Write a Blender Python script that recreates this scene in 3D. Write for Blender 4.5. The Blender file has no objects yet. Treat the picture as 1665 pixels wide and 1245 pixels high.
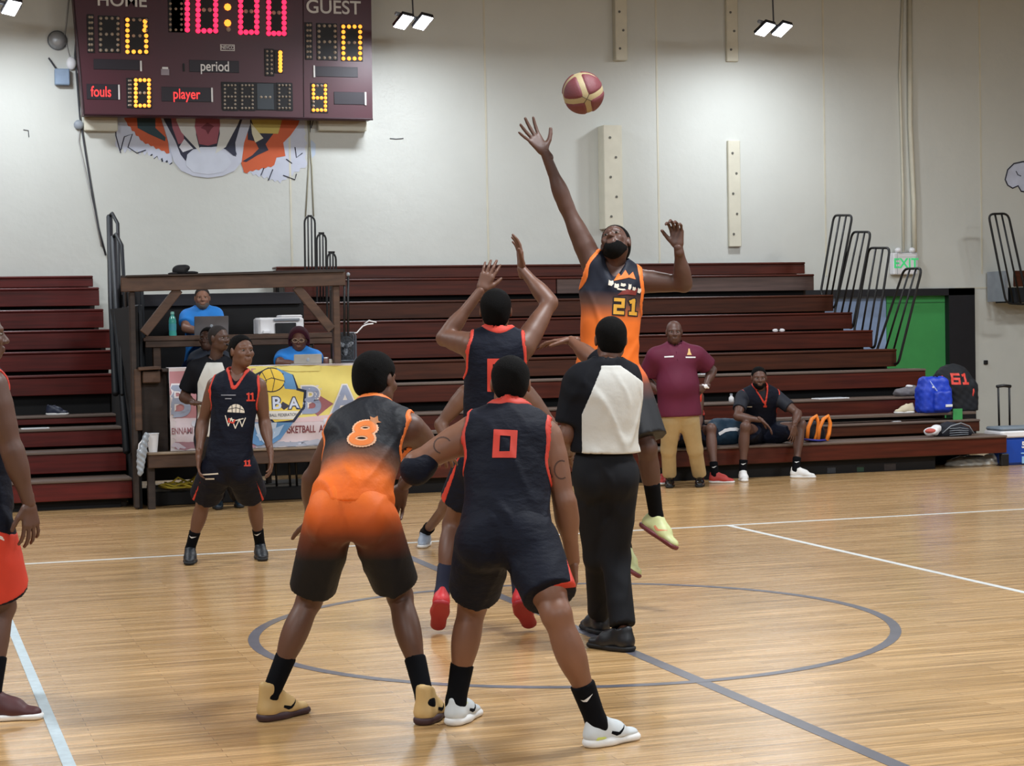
import bpy, bmesh, math, random
import numpy as np
from mathutils import Vector, Matrix
from mathutils.bvhtree import BVHTree
random.seed(7); np.random.seed(7)
V = np.array
COL = bpy.context.scene.collection

# ------------------------------------------------------------------ camera
CC = V([-3.6189, -10.1084, 1.7122]); FOC = 3109.91; W_, H_ = 1665, 1245
def _basis(pit=.0308, roll=-.0187, yaw=-.3142):
    def m(v):
        x, fw, y = v
        c, s = math.cos(roll), math.sin(roll); x, y = c*x - s*y, s*x + c*y
        cp, sp = math.cos(pit), math.sin(pit); d = [x, fw*cp + y*sp, -fw*sp + y*cp]
        c, s = math.cos(yaw), math.sin(yaw); return V([c*d[0] - s*d[1], s*d[0] + c*d[1], d[2]])
    return m((1, 0, 0)), m((0, 1, 0)), m((0, 0, 1))
RR, FF, UU = _basis()
def rayd(u, v): return FF + RR*(u - 832.5)/FOC - UU*(v - 622.5)/FOC
def at(u, v, ax, val):                       # point seen at a pixel, lying on the plane axis=value
    D = rayd(u, v); return CC + D*((val - CC[ax])/D[ax])
def fl(u, v, z=0.0): return at(u, v, 2, z)
def dp(u, v, dist): return CC + rayd(u, v)*dist
def depth(p): return float((V(p) - CC) @ FF)
cd = bpy.data.cameras.new('camera'); cam = bpy.data.objects.new('camera', cd); COL.objects.link(cam)
cd.sensor_width = 36; cd.lens = FOC/W_*36; cd.clip_end = 200
M3 = Matrix((RR, UU, -FF)).transposed(); cam.matrix_world = Matrix.Translation(Vector(CC)) @ M3.to_4x4()
SC = bpy.context.scene; SC.camera = cam
SC.view_settings.view_transform = 'Standard'; SC.view_settings.look = 'None'
SC.view_settings.gamma = 1; SC.view_settings.use_curve_mapping = False
SC.view_settings.exposure = 0.0
# ------------------------------------------------------------------ world + hall lighting
wd = bpy.data.worlds.new('hall_air'); SC.world = wd; wd.use_nodes = True
bg = wd.node_tree.nodes['Background']; bg.inputs[0].default_value = (.66, .58, .47, 1); bg.inputs[1].default_value = .085
def area(name, loc, size, power, col, target, spread=180):
    l = bpy.data.lights.new(name, 'AREA'); l.shape = 'RECTANGLE'; l.size, l.size_y = size
    l.energy = power; l.color = col; l.spread = math.radians(spread)
    o = bpy.data.objects.new(name, l); COL.objects.link(o); o.location = loc
    o.rotation_euler = (Vector(target) - Vector(loc)).to_track_quat('-Z', 'Y').to_euler(); return o
for i, (lx, ly, pw) in enumerate([(-7, -9, 300), (0, -10, 300), (7, -8, 300), (-6, -1, 260), (1, -1.5, 260), (9, -1, 260), (-5, 6, 200), (3, 6, 200), (10.5, 6, 220)]):
    area('ceiling_lamp_light', (lx, ly, 5.75), (1.2, .8), pw*1.22, (.92, .96, 1), (lx + .01, ly + .7, 0))

# ------------------------------------------------------------------ materials
def lin(c):
    if isinstance(c, str):
        c = [int(c[i:i+2], 16)/255 for i in (0, 2, 4)]
        c = [x/12.92 if x <= .04045 else ((x + .055)/1.055)**2.4 for x in c]
    return (*c[:3], 1)
_m = {}
def mat(name, col, rough=.6, metal=0, noise=.12, nscale=6, bump=0, bscale=40, coat=0, emit=None, es=1, attr=None, spec=.5, stretch=(1, 1, 1), sheen=0, trans=0):
    if name in _m: return _m[name]
    m = bpy.data.materials.new(name); m.use_nodes = True; nt = m.node_tree; N = nt.nodes; L = nt.links
    b = N['Principled BSDF']; c = lin(col)
    b.inputs['Roughness'].default_value = rough; b.inputs['Metallic'].default_value = metal
    b.inputs['Specular IOR Level'].default_value = spec
    if coat: b.inputs['Coat Weight'].default_value = coat; b.inputs['Coat Roughness'].default_value = .12
    if sheen: b.inputs['Sheen Weight'].default_value = sheen
    if trans: b.inputs['Transmission Weight'].default_value = trans
    tc = N.new('ShaderNodeTexCoord'); mp = N.new('ShaderNodeMapping'); L.new(tc.outputs['Object'], mp.inputs[0]); mp.inputs['Scale'].default_value = stretch
    ns = N.new('ShaderNodeTexNoise'); ns.inputs['Scale'].default_value = nscale; ns.inputs['Detail'].default_value = 6; L.new(mp.outputs[0], ns.inputs[0])
    rp = N.new('ShaderNodeMapRange'); rp.inputs[1].default_value = .3; rp.inputs[2].default_value = .7
    rp.inputs[3].default_value = 1 - noise; rp.inputs[4].default_value = 1 + noise; L.new(ns.outputs[0], rp.inputs[0])
    mx = N.new('ShaderNodeVectorMath'); mx.operation = 'SCALE'; L.new(rp.outputs[0], mx.inputs['Scale'])
    if attr:
        at_ = N.new('ShaderNodeAttribute'); at_.attribute_name = 'tone'
        cr = N.new('ShaderNodeValToRGB'); L.new(at_.outputs['Fac'], cr.inputs[0])
        while len(cr.color_ramp.elements) < len(attr): cr.color_ramp.elements.new(.5)
        for e, (p, cc) in zip(cr.color_ramp.elements, attr): e.position = p; e.color = lin(cc)
        L.new(cr.outputs[0], mx.inputs[0])
    else: mx.inputs[0].default_value = c[:3]
    L.new(mx.outputs[0], b.inputs['Base Color'])
    if bump:
        n2 = N.new('ShaderNodeTexNoise'); n2.inputs['Scale'].default_value = bscale; n2.inputs['Detail'].default_value = 4; L.new(mp.outputs[0], n2.inputs[0])
        bp = N.new('ShaderNodeBump'); bp.inputs['Strength'].default_value = bump; bp.inputs['Distance'].default_value = .02; L.new(n2.outputs[0], bp.inputs['Height']); L.new(bp.outputs[0], b.inputs['Normal'])
    if emit: b.inputs['Emission Color'].default_value = lin(emit); b.inputs['Emission Strength'].default_value = es
    _m[name] = m; return m

# ------------------------------------------------------------------ mesh collecting
ORG = {}
def link(name, me, parent=None):
    o = bpy.data.objects.new(name, me); COL.objects.link(o)
    if parent is not None: o.parent = parent
    return o
def tag(o, label=None, cat=None, group=None, kind=None, category=None):
    cat = cat or category
    if label: o['label'] = label
    if cat: o['category'] = cat
    if group: o['group'] = group
    if kind: o['kind'] = kind
    return o
def thing(name, label, cat, loc, group=None):
    o = link(name, None); o.location = tuple(float(x) for x in loc); ORG[o.name] = V(loc, float); tag(o, label, cat, group); o.empty_display_size = .1; return o
def unit(a): a = V(a, float); return a/max(1e-9, np.linalg.norm(a))
def frame(d, hint=(0, 0, 1)):
    d = unit(d); h = V(hint, float)
    if abs(d @ unit(h)) > .97: h = V([1., 0, 0])
    s = unit(np.cross(h, d)); return s, np.cross(d, s), d
class MB:
    def __init__(self): self.v = []; self.f = []; self.m = []; self.mi = 0
    def add(self, vs, fs):
        n = len(self.v); self.v += [tuple(map(float, p)) for p in vs]; self.f += [tuple(i + n for i in f) for f in fs]; self.m += [self.mi]*len(fs); return self
    def box(self, lo, hi, ch=0, fr=None, org=(0, 0, 0)):
        lo, hi = V(lo, float), V(hi, float); ch = min(ch, *(abs(hi - lo)/2.2)) if ch else 0
        vs = []; fs = []
        if not ch:
            vs = [(x, y, z) for x in (lo[0], hi[0]) for y in (lo[1], hi[1]) for z in (lo[2], hi[2])]
            fs = [(0, 1, 3, 2), (4, 6, 7, 5), (0, 4, 5, 1), (2, 3, 7, 6), (0, 2, 6, 4), (1, 5, 7, 3)]
        else:
            idx = {}
            for cx in (0, 1):
                for cy in (0, 1):
                    for cz in (0, 1):
                        c = V([(lo, hi)[cx][0], (lo, hi)[cy][1], (lo, hi)[cz][2]]); s = V([1 - 2*cx, 1 - 2*cy, 1 - 2*cz])*ch
                        for a in range(3):
                            p = c + s; p[a] = c[a]; idx[(cx, cy, cz, a)] = len(vs); vs.append(p)
            def F(*k):
                fs.append(tuple(idx[q] for q in k))
            for s in (0, 1):
                o = [(0, 0), (0, 1), (1, 1), (1, 0)]
                F(*[(s, a, b, 0) for a, b in o]); F(*[(a, s, b, 1) for a, b in o]); F(*[(a, b, s, 2) for a, b in o])
            for a in (0, 1):
                for b in (0, 1):
                    F((0, a, b, 1), (1, a, b, 1), (1, a, b, 2), (0, a, b, 2)); F((a, 0, b, 0), (a, 1, b, 0), (a, 1, b, 2), (a, 0, b, 2)); F((a, b, 0, 0), (a, b, 1, 0), (a, b, 1, 1), (a, b, 0, 1))
                    for c in (0, 1): F((a, b, c, 0), (a, b, c, 1), (a, b, c, 2))
        if fr is not None: vs = [V(org) + p[0]*fr[0] + p[1]*fr[1] + p[2]*fr[2] for p in vs]
        return self.add(vs, fs)
    def tube(self, pts, r, n=8, cap=True, closed=False):
        pts = [V(p, float) for p in pts]; k = len(pts); rs = r if hasattr(r, '__len__') else [r]*k
        vs = []; fs = []; s0 = None
        for i, p in enumerate(pts):
            a = pts[(i - 1) % k] if (i or closed) else p; b = pts[(i + 1) % k] if (i < k - 1 or closed) else p
            t = unit(b - a)
            if s0 is None: s0 = frame(t)[0]
            s0 = unit(s0 - t*(s0 @ t)); u0 = np.cross(t, s0)
            for j in range(n):
                q = 2*math.pi*j/n; vs.append(p + rs[i]*(math.cos(q)*s0 + math.sin(q)*u0))
        for i in range(k if closed else k - 1):
            for j in range(n):
                a = i*n + j; b = i*n + (j + 1) % n; c = ((i + 1) % k)*n; fs.append((a, b, c + (j + 1) % n, c + j))
        if cap and not closed: fs += [tuple(range(n))[::-1], tuple(range((k - 1)*n, k*n))]
        return self.add(vs, fs)
    def prism(self, poly, org, ax, ay, th):           # 2-D outline extruded by th along ax x ay
        ax, ay = V(ax, float), V(ay, float); nz = unit(np.cross(ax, ay)); n = len(poly)
        A = [V(org) + ax*p[0] + ay*p[1] for p in poly]; vs = A + [p + nz*th for p in A]
        fs = [tuple(range(n))[::-1], tuple(range(n, 2*n))] + [(i, (i + 1) % n, n + (i + 1) % n, n + i) for i in range(n)]
        return self.add(vs, fs)
    def ell(self, c, r, fr=None, n=16, m=10):
        fr = fr if fr is not None else np.eye(3); vs = []; fs = []
        for i in range(m + 1):
            t = math.pi*i/m
            for j in range(n):
                q = 2*math.pi*j/n; p = V([math.sin(t)*math.cos(q)*r[0], math.sin(t)*math.sin(q)*r[1], math.cos(t)*r[2]])
                vs.append(V(c) + p[0]*fr[0] + p[1]*fr[1] + p[2]*fr[2])
        for i in range(m):
            for j in range(n): fs.append((i*n + j, (i + 1)*n + j, (i + 1)*n + (j + 1) % n, i*n + (j + 1) % n))
        return self.add(vs, fs)
    def lathe(self, c, prof, n=20, fr=None):
        fr = fr if fr is not None else np.eye(3); vs = []; fs = []; k = len(prof)
        for (r, z) in prof:
            for j in range(n):
                q = 2*math.pi*j/n; vs.append(V(c) + fr[0]*r*math.cos(q) + fr[1]*r*math.sin(q) + fr[2]*z)
        for i in range(k - 1):
            for j in range(n): fs.append((i*n + j, i*n + (j + 1) % n, (i + 1)*n + (j + 1) % n, (i + 1)*n + j))
        return self.add(vs, fs)
    def build(self, name, m, parent=None, smooth=False, org=None, **kw):
        if org is None: org = ORG[parent.name] if parent is not None else (0, 0, 0)
        me = bpy.data.meshes.new(name); vs = V(self.v) - V(org, float)
        me.from_pydata(vs.tolist(), [], self.f)
        for q in (m if isinstance(m, (list, tuple)) else [m]): me.materials.append(q)
        if isinstance(m, (list, tuple)): me.polygons.foreach_set('material_index', self.m)
        bm = bmesh.new(); bm.from_mesh(me); bmesh.ops.recalc_face_normals(bm, faces=bm.faces); bm.to_mesh(me); bm.free()
        if smooth:
            me.shade_smooth()
            if smooth != 1: me.set_sharp_from_angle(angle=math.radians(smooth))
        o = link(name, me, parent)
        if parent is None: o.location = tuple(map(float, org))
        ORG[o.name] = V(org, float); tag(o, **kw); return o
def solo(name, mb, m, loc, smooth=False, **kw): return mb.build(name, m, None, smooth, org=loc, **kw)

# ------------------------------------------------------------------ flat print laid on a surface
def text_mesh(s, size=1, bold=0, sx=1):
    cu = bpy.data.curves.new('t', 'FONT'); cu.body = s; cu.size = size; cu.align_x = 'CENTER'; cu.align_y = 'CENTER'; cu.offset = bold
    o = bpy.data.objects.new('t', cu); COL.objects.link(o); dg = bpy.context.evaluated_depsgraph_get(); me = bpy.data.meshes.new_from_object(o.evaluated_get(dg))
    vs = [(v.co.x*sx, v.co.y) for v in me.vertices]; fs = [tuple(p.vertices) for p in me.polygons]
    bpy.data.objects.remove(o); bpy.data.meshes.remove(me); bpy.data.curves.remove(cu); return vs, fs
def strokes(lines, w):                         # polylines of constant width
    vs = []; fs = []
    for ln in lines:
        for a, b in zip(ln[:-1], ln[1:]):
            a, b = V(a, float), V(b, float); t = unit(b - a); n = V([-t[1], t[0]])*w/2; a2 = a - t*w/2*.9; b2 = b + t*w/2*.9
            k = len(vs); vs += [a2 - n, b2 - n, b2 + n, a2 + n]; fs.append((k, k + 1, k + 2, k + 3))
    return [tuple(v) for v in vs], fs
SEG = {'0': [[(-.5, -1), (.5, -1), (.5, 1), (-.5, 1), (-.5, -1)]], '8': [[(-.5, -1), (.5, -1), (.5, 1), (-.5, 1), (-.5, -1)], [(-.5, 0), (.5, 0)]],
       '1': [[(0, -1), (0, 1)], [(-.35, -1), (.35, -1)], [(0, 1), (-.35, .8)]], '2': [[(-.5, 1), (.5, 1), (.5, 0), (-.5, 0), (-.5, -1), (.5, -1)]],
       '6': [[(.5, 1), (-.5, 1), (-.5, -1), (.5, -1), (.5, 0), (-.5, 0)]]}
def digits(s, h, w, sw, gap):
    vs = []; fs = []; n = len(s)
    for i, ch in enumerate(s):
        x0 = (i - (n - 1)/2)*gap
        a, b = strokes([[(x0 + p[0]*w, p[1]*h/2) for p in ln] for ln in SEG[ch]], sw); k = len(vs); vs += a; fs += [tuple(j + k for j in q) for q in b]
    return vs, fs
def shape(poly):
    return [tuple(p) for p in poly], [tuple(range(len(poly)))]
def decal(name, shp, target, org, ax, ay, m, off=.002, maxe=.02, parent=None, back=.4, **kw):
    """lay a flat outline on target's surface: plane at org (world), axes ax, ay; projected along the plane normal"""
    parent = parent or target; ax, ay = V(ax, float), V(ay, float); n = unit(np.cross(ax, ay)); vs, fs = shp
    bm = bmesh.new(); bv = [bm.verts.new((p[0], p[1], 0)) for p in vs]
    for f in fs:
        try: bm.faces.new([bv[i] for i in f])
        except ValueError: pass
    bmesh.ops.triangulate(bm, faces=bm.faces)
    sc = (np.linalg.norm(ax) + np.linalg.norm(ay))/2
    for _ in range(7):
        es = [e for e in bm.edges if e.calc_length()*sc > maxe]
        if not es or target is None: break
        bmesh.ops.subdivide_edges(bm, edges=es, cuts=1); bmesh.ops.triangulate(bm, faces=bm.faces)
    og = ORG[parent.name]; bvh = None
    if target is not None:
        me = target.data
        bvh = BVHTree.FromPolygons([v.co for v in me.vertices], [tuple(p.vertices) for p in me.polygons]); to = ORG[target.name]
    last = 0.0; gone = []
    for v in bm.verts:
        p = V(org) + ax*v.co.x + ay*v.co.y
        if bvh:
            h = bvh.ray_cast(Vector(p + n*back - to), Vector(-n), back*2.2)
            if h[0] is not None: last = float((V(h[0]) + to - p) @ n); p = p + n*(last + off)
            else: gone.append(v)
        else: p = p + n*off
        v.co = Vector(p - og)
    if gone: bmesh.ops.delete(bm, geom=gone, context='VERTS')
    bmesh.ops.recalc_face_normals(bm, faces=bm.faces)
    me = bpy.data.meshes.new(name); bm.to_mesh(me); bm.free(); me.materials.append(m)
    if bvh: me.shade_smooth()
    o = link(name, me, parent); ORG[o.name] = og; tag(o, **kw); return o
# ------------------------------------------------------------------ smooth solids (distance fields turned into one continuous mesh)
def rc(a, b, ra, rb, flat=None, fs=1., ck=None):     # tapered capsule, optionally flattened along an axis, optionally cut by a plane at b
    a, b = V(a, float), V(b, float); ab = b - a; L2 = max(ab @ ab, 1e-9)
    w = unit(flat) if flat is not None else None
    def f(P):
        q = P - a
        if w is not None: q = q + (1/fs - 1)*(q @ w)[..., None]*w
        t = np.clip((q @ ab)/L2, 0, 1); d = np.linalg.norm(q - t[..., None]*ab, axis=-1) - (ra + (rb - ra)*t)
        if w is not None: d = d*(.5 + .5*min(fs, 1))
        if ck: 
            for (p0, nn) in ck: d = np.maximum(d, (P - V(p0)) @ unit(nn))
        return d
    R = max(ra, rb)*max(1, fs); return f, np.minimum(a, b) - R, np.maximum(a, b) + R
def el(c, r, fr=None):
    c = V(c, float); r = V(r, float); fr = np.eye(3) if fr is None else V(fr, float)
    def f(P):
        q = (P - c) @ fr.T; k0 = np.linalg.norm(q/r, axis=-1); k1 = np.linalg.norm(q/(r*r), axis=-1) + 1e-9; return k0*(k0 - 1)/k1
    R = r.max(); return f, c - R, c + R
def rbx(c, hw, r, fr=None):
    c = V(c, float); hw = V(hw, float) - r; fr = np.eye(3) if fr is None else V(fr, float)
    def f(P):
        q = np.abs((P - c) @ fr.T) - hw; return np.linalg.norm(np.maximum(q, 0), axis=-1) + np.minimum(q.max(-1), 0) - r
    R = np.linalg.norm(hw) + r; return f, c - R, c + R
class SDF:
    def __init__(s): s.it = []; s.cut = []; s.dis = None
    def add(s, p, k=.03): s.it.append((p, k)); return s
    def sub(s, f, k=.008): s.cut.append((f, k, -1)); return s
    def keep(s, f, k=.002): s.cut.append((f, k, 1)); return s
    def mesh(s, h, lo=None, hi=None, grow=0.):
        L = np.min([p[1] for p, k in s.it], axis=0) - 2*h - .012 - grow; Hh = np.max([p[2] for p, k in s.it], axis=0) + 2*h + .012 + grow
        if lo is not None: L = np.maximum(L, lo); Hh = np.minimum(Hh, hi)
        n = np.maximum(3, np.ceil((Hh - L)/h).astype(int) + 1)
        F = np.full(n, .3, np.float32); ax = [L[i] + h*np.arange(n[i]) for i in range(3)]
        for (f, lo_, hi_), k in s.it:
            m = k + 2*h + .01 + grow
            a = np.clip(np.floor((lo_ - m - L)/h).astype(int), 0, n); b = np.clip(np.ceil((hi_ + m - L)/h).astype(int) + 1, 0, n)
            if (b <= a).any(): continue
            P = np.stack(np.meshgrid(ax[0][a[0]:b[0]], ax[1][a[1]:b[1]], ax[2][a[2]:b[2]], indexing='ij'), -1)
            d = f(P); S = F[a[0]:b[0], a[1]:b[1], a[2]:b[2]]; e = np.maximum(k - np.abs(S - d), 0)/k if k > 0 else 0
            F[a[0]:b[0], a[1]:b[1], a[2]:b[2]] = np.minimum(S, d) - e*e*k/4
        F -= grow
        if s.cut or s.dis:
            P = np.stack(np.meshgrid(*ax, indexing='ij'), -1)
            if s.dis: F = F + s.dis(P)
            for f, k, sg in s.cut:
                d = sg*f(P); e = np.maximum(k - np.abs(F - d), 0)/k; F = np.maximum(F, d) + e*e*k/4
        F[0] = F[-1] = .01; F[:, 0] = F[:, -1] = .01; F[:, :, 0] = F[:, :, -1] = .01
        return nets(F, L, h)
CO = np.array([(i, j, k) for i in (0, 1) for j in (0, 1) for k in (0, 1)])
EDG = [(a, b) for a in range(8) for b in range(a + 1, 8) if np.abs(CO[a] - CO[b]).sum() == 1]
def nets(F, L, h):
    I = F < 0; n = np.array(F.shape); S = np.zeros(n - 1, np.int8)
    for c in CO: S += I[c[0]:n[0] - 1 + c[0], c[1]:n[1] - 1 + c[1], c[2]:n[2] - 1 + c[2]]
    cells = np.argwhere((S > 0) & (S < 8)); idx = np.full(n - 1, -1); idx[tuple(cells.T)] = np.arange(len(cells))
    val = np.stack([F[tuple((cells + c).T)] for c in CO], 1); acc = np.zeros((len(cells), 3)); cnt = np.zeros(len(cells))
    for a, b in EDG:
        va, vb = val[:, a], val[:, b]; m = (va < 0) != (vb < 0); t = np.where(m, va/np.where(m, va - vb, 1), 0)
        acc += m[:, None]*(CO[a] + t[:, None]*(CO[b] - CO[a])); cnt += m
    vs = L + h*(cells + acc/cnt[:, None]); q = []
    for ax in range(3):
        a2, a3 = (ax + 1) % 3, (ax + 2) % 3; sl0 = [slice(None)]*3; sl1 = [slice(None)]*3; sl0[ax] = slice(0, -1); sl1[ax] = slice(1, None)
        A, B = I[tuple(sl0)], I[tuple(sl1)]; E = np.argwhere(A != B)
        E = E[(E[:, a2] > 0) & (E[:, a3] > 0) & (E[:, a2] < n[a2] - 1) & (E[:, a3] < n[a3] - 1)]
        ins = A[tuple(E.T)]; u2 = np.eye(3, dtype=int)[a2]; u3 = np.eye(3, dtype=int)[a3]
        Q = np.stack([idx[tuple((E - u2 - u3).T)], idx[tuple((E - u3).T)], idx[tuple(E.T)], idx[tuple((E - u2).T)]], 1)
        Q[~ins] = Q[~ins][:, ::-1]; q.append(Q)
    return vs, np.concatenate(q)
def put(name, parts, m, parent, tone=None, smooth_it=1, **kw):
    """parts: list of (verts, quads) in world metres -> one mesh object under parent"""
    org = ORG[parent.name]; vs = []; fs = []; k = 0
    for v, q in parts: vs.append(v); fs.append(q + k); k += len(v)
    vs = np.concatenate(vs); fs = np.concatenate(fs)
    for _ in range(smooth_it):                      # light relaxing of the surface
        acc = np.zeros_like(vs); c = np.zeros(len(vs))
        for a in range(4):
            for b in ((a + 1) % 4,):
                np.add.at(acc, fs[:, a], vs[fs[:, b]]); np.add.at(acc, fs[:, b], vs[fs[:, a]]); np.add.at(c, fs[:, a], 1); np.add.at(c, fs[:, b], 1)
        vs = vs*.5 + .5*acc/np.maximum(c, 1)[:, None]
    me = bpy.data.meshes.new(name); me.vertices.add(len(vs)); me.vertices.foreach_set('co', (vs - org).astype(np.float32).ravel())
    me.loops.add(len(fs)*4); me.loops.foreach_set('vertex_index', fs.astype(np.int32).ravel()); me.polygons.add(len(fs))
    me.polygons.foreach_set('loop_start', np.arange(0, len(fs)*4, 4, dtype=np.int32)); me.update(calc_edges=True); me.validate(); me.shade_smooth()
    me.materials.append(m)
    if tone is not None:
        a = me.attributes.new('tone', 'FLOAT', 'POINT'); a.data.foreach_set('value', np.clip(tone(vs), 0, 1).astype(np.float32))
    o = link(name, me, parent); ORG[o.name] = org; tag(o, **kw); return o
# ------------------------------------------------------------------ people
def lerp(a, b, t): return V(a)*(1 - t) + V(b)*t
class Pose:
    def __init__(s, D): s.D = D
    def p(s, u, v, dd=0): return dp(u, v, s.D + dd)
    def reach(s, A, uv, l, sg):                       # point on the pixel's ray at distance l from A, nearer (-1) or further (+1)
        d = rayd(*uv); w = CC - V(A); a = d @ d; b = 2*d @ w; c = w @ w - l*l; q = b*b - 4*a*c
        t = (-b + sg*math.sqrt(q))/(2*a) if q > 0 else -b/(2*a)
        return CC + d*t
    def ik(s, A, B, uv, la, lb, sg=-1):
        d = rayd(*uv); ts = np.linspace(depth(lerp(A, B, .5)) - .6, depth(lerp(A, B, .5)) + .6, 241)
        P = CC + ts[:, None]*d; e = (np.linalg.norm(P - V(A), axis=1) - la)**2 + (np.linalg.norm(P - V(B), axis=1) - lb)**2 - .004*sg*(ts - ts.mean())
        return P[np.argmin(e)]
class Per: pass
def torso(P, g, low=True):
    f, l, u = P.cf, P.cl, P.sp; b = P.b*P.s; s = P.s; L = []
    fr = (l, f, u); pfr = (P.pl, P.pf, P.pu)
    L.append((el(P.P, (.155*b + g, .112*b + g, .12*s + g), pfr), .06))
    if low:
        for I in (P.Ia, P.Ib): L.append((el(lerp(P.P, I, .9) - P.pf*.045*s - P.pu*.02*s, (.085*b + g, .085*b + g, .10*s + g), pfr), .05))
    L.append((el(lerp(P.P, P.N, .40) + f*P.belly*.35, (.135*b + g + P.belly*.3, .105*b + g + P.belly*.75, .17*s + g), fr), .08))
    L.append((el(lerp(P.P, P.N, .72), (.165*b + g, .118*b + g, .18*s + g), fr), .08))
    L.append((rc(lerp(P.N, P.Sa, .7) - u*.035*s, lerp(P.N, P.Sb, .7) - u*.035*s, .075*b + g, .075*b + g, f, .95), .07))
    for S in (P.Sa, P.Sb): L.append((rc(P.N + u*.03*s, lerp(P.N, S, .85), .045*b + g*.8, .045*b + g*.8), .05))
    return L
def arm(P, S, E, W, g=0):
    b, s = P.b*P.s, P.s; d = unit(V(E) - S)
    return [(rc(S, lerp(S, E, .25), .062*b + g, .060*b + g), .04), (rc(S, E, .053*b + g, .043*b + g), .03), (el(lerp(S, E, .45), (.052*b + g, .052*b + g, .11*s), (frame(d))), .03),
            (rc(E, W, .041*b + g, .027*b + g), .02), (el(lerp(E, W, .25), (.046*b + g, .044*b + g, .09*s), frame(unit(V(W) - E))), .03)]
def leg(P, I, K, A, g=0):
    b, s = P.b*P.s, P.s; sh = unit(V(A) - K); bk = unit(-P.pf - sh*(-P.pf @ sh))
    return [(rc(I, K, .088*b + g, .056*b + g), .04), (el(lerp(I, K, .35), (.092*b + g, .095*b + g, .18*s), frame(unit(V(K) - I), P.pf)), .04),
            (el(K - bk*.008, (.054*b + g, .055*b + g, .06*s), frame(sh, P.pf)), .02), (rc(K, A, .050*b + g, .034*b + g), .02), (el(lerp(K, A, .32) + bk*.022*s, (.054*b + g, .056*b + g, .125*s), frame(sh, P.pf)), .04)]
def hand(P, W, d, pn, side, curl=.35, sz=1., spread=.12, thumb=.6):
    """W wrist, d finger direction, pn palm normal, side +1/-1 the side the thumb leaves on"""
    d = unit(d); pn = unit(V(pn) - d*(V(pn) @ d)); t = np.cross(d, pn)*side; z = sz*P.s; S = SDF()
    S.add(rc(V(W) - d*.03*z, V(W) + d*.02*z, .026*z, .025*z, pn, .8), .01)
    for i, (o, ln, r) in enumerate([(.030, .95, .0098), (.010, 1.06, .0102), (-.010, .98, .0096), (-.029, .78, .0085)]):
        kn = V(W) + d*(.092 - abs(i - 1)*.004)*z + t*o*z
        S.add(rc(V(W) + d*.02*z + t*o*.55*z, kn, .016*z, .0125*z, pn, .85), .012)
        a = curl*.6; dd = unit(d + t*spread*(1.2 - i)*.9); p = kn
        for j, (sl, rr) in enumerate([(.046, 1.), (.029, .92), (.023, .82)]):
            dirn = dd*math.cos(a) + pn*math.sin(a); q = p + dirn*sl*ln*z; S.add(rc(p, q, r*rr*z, r*rr*.9*z), .003); p = q; a += curl
    p = V(W) + d*.022*z + t*.024*z; dirn = unit(t*thumb + d*.75 + pn*.25)
    q = p + dirn*.042*z; S.add(rc(p, q, .0155*z, .012*z), .012); dirn = unit(dirn + d*.35 + pn*curl*.4); r_ = q + dirn*.032*z; S.add(rc(q, r_, .0118*z, .0105*z), .003)
    dirn = unit(dirn + pn*curl*.4 + d*.3); S.add(rc(r_, r_ + dirn*.026*z, .0105*z, .009*z), .003)
    return S.mesh(.0046*max(1, P.hq))
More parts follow.
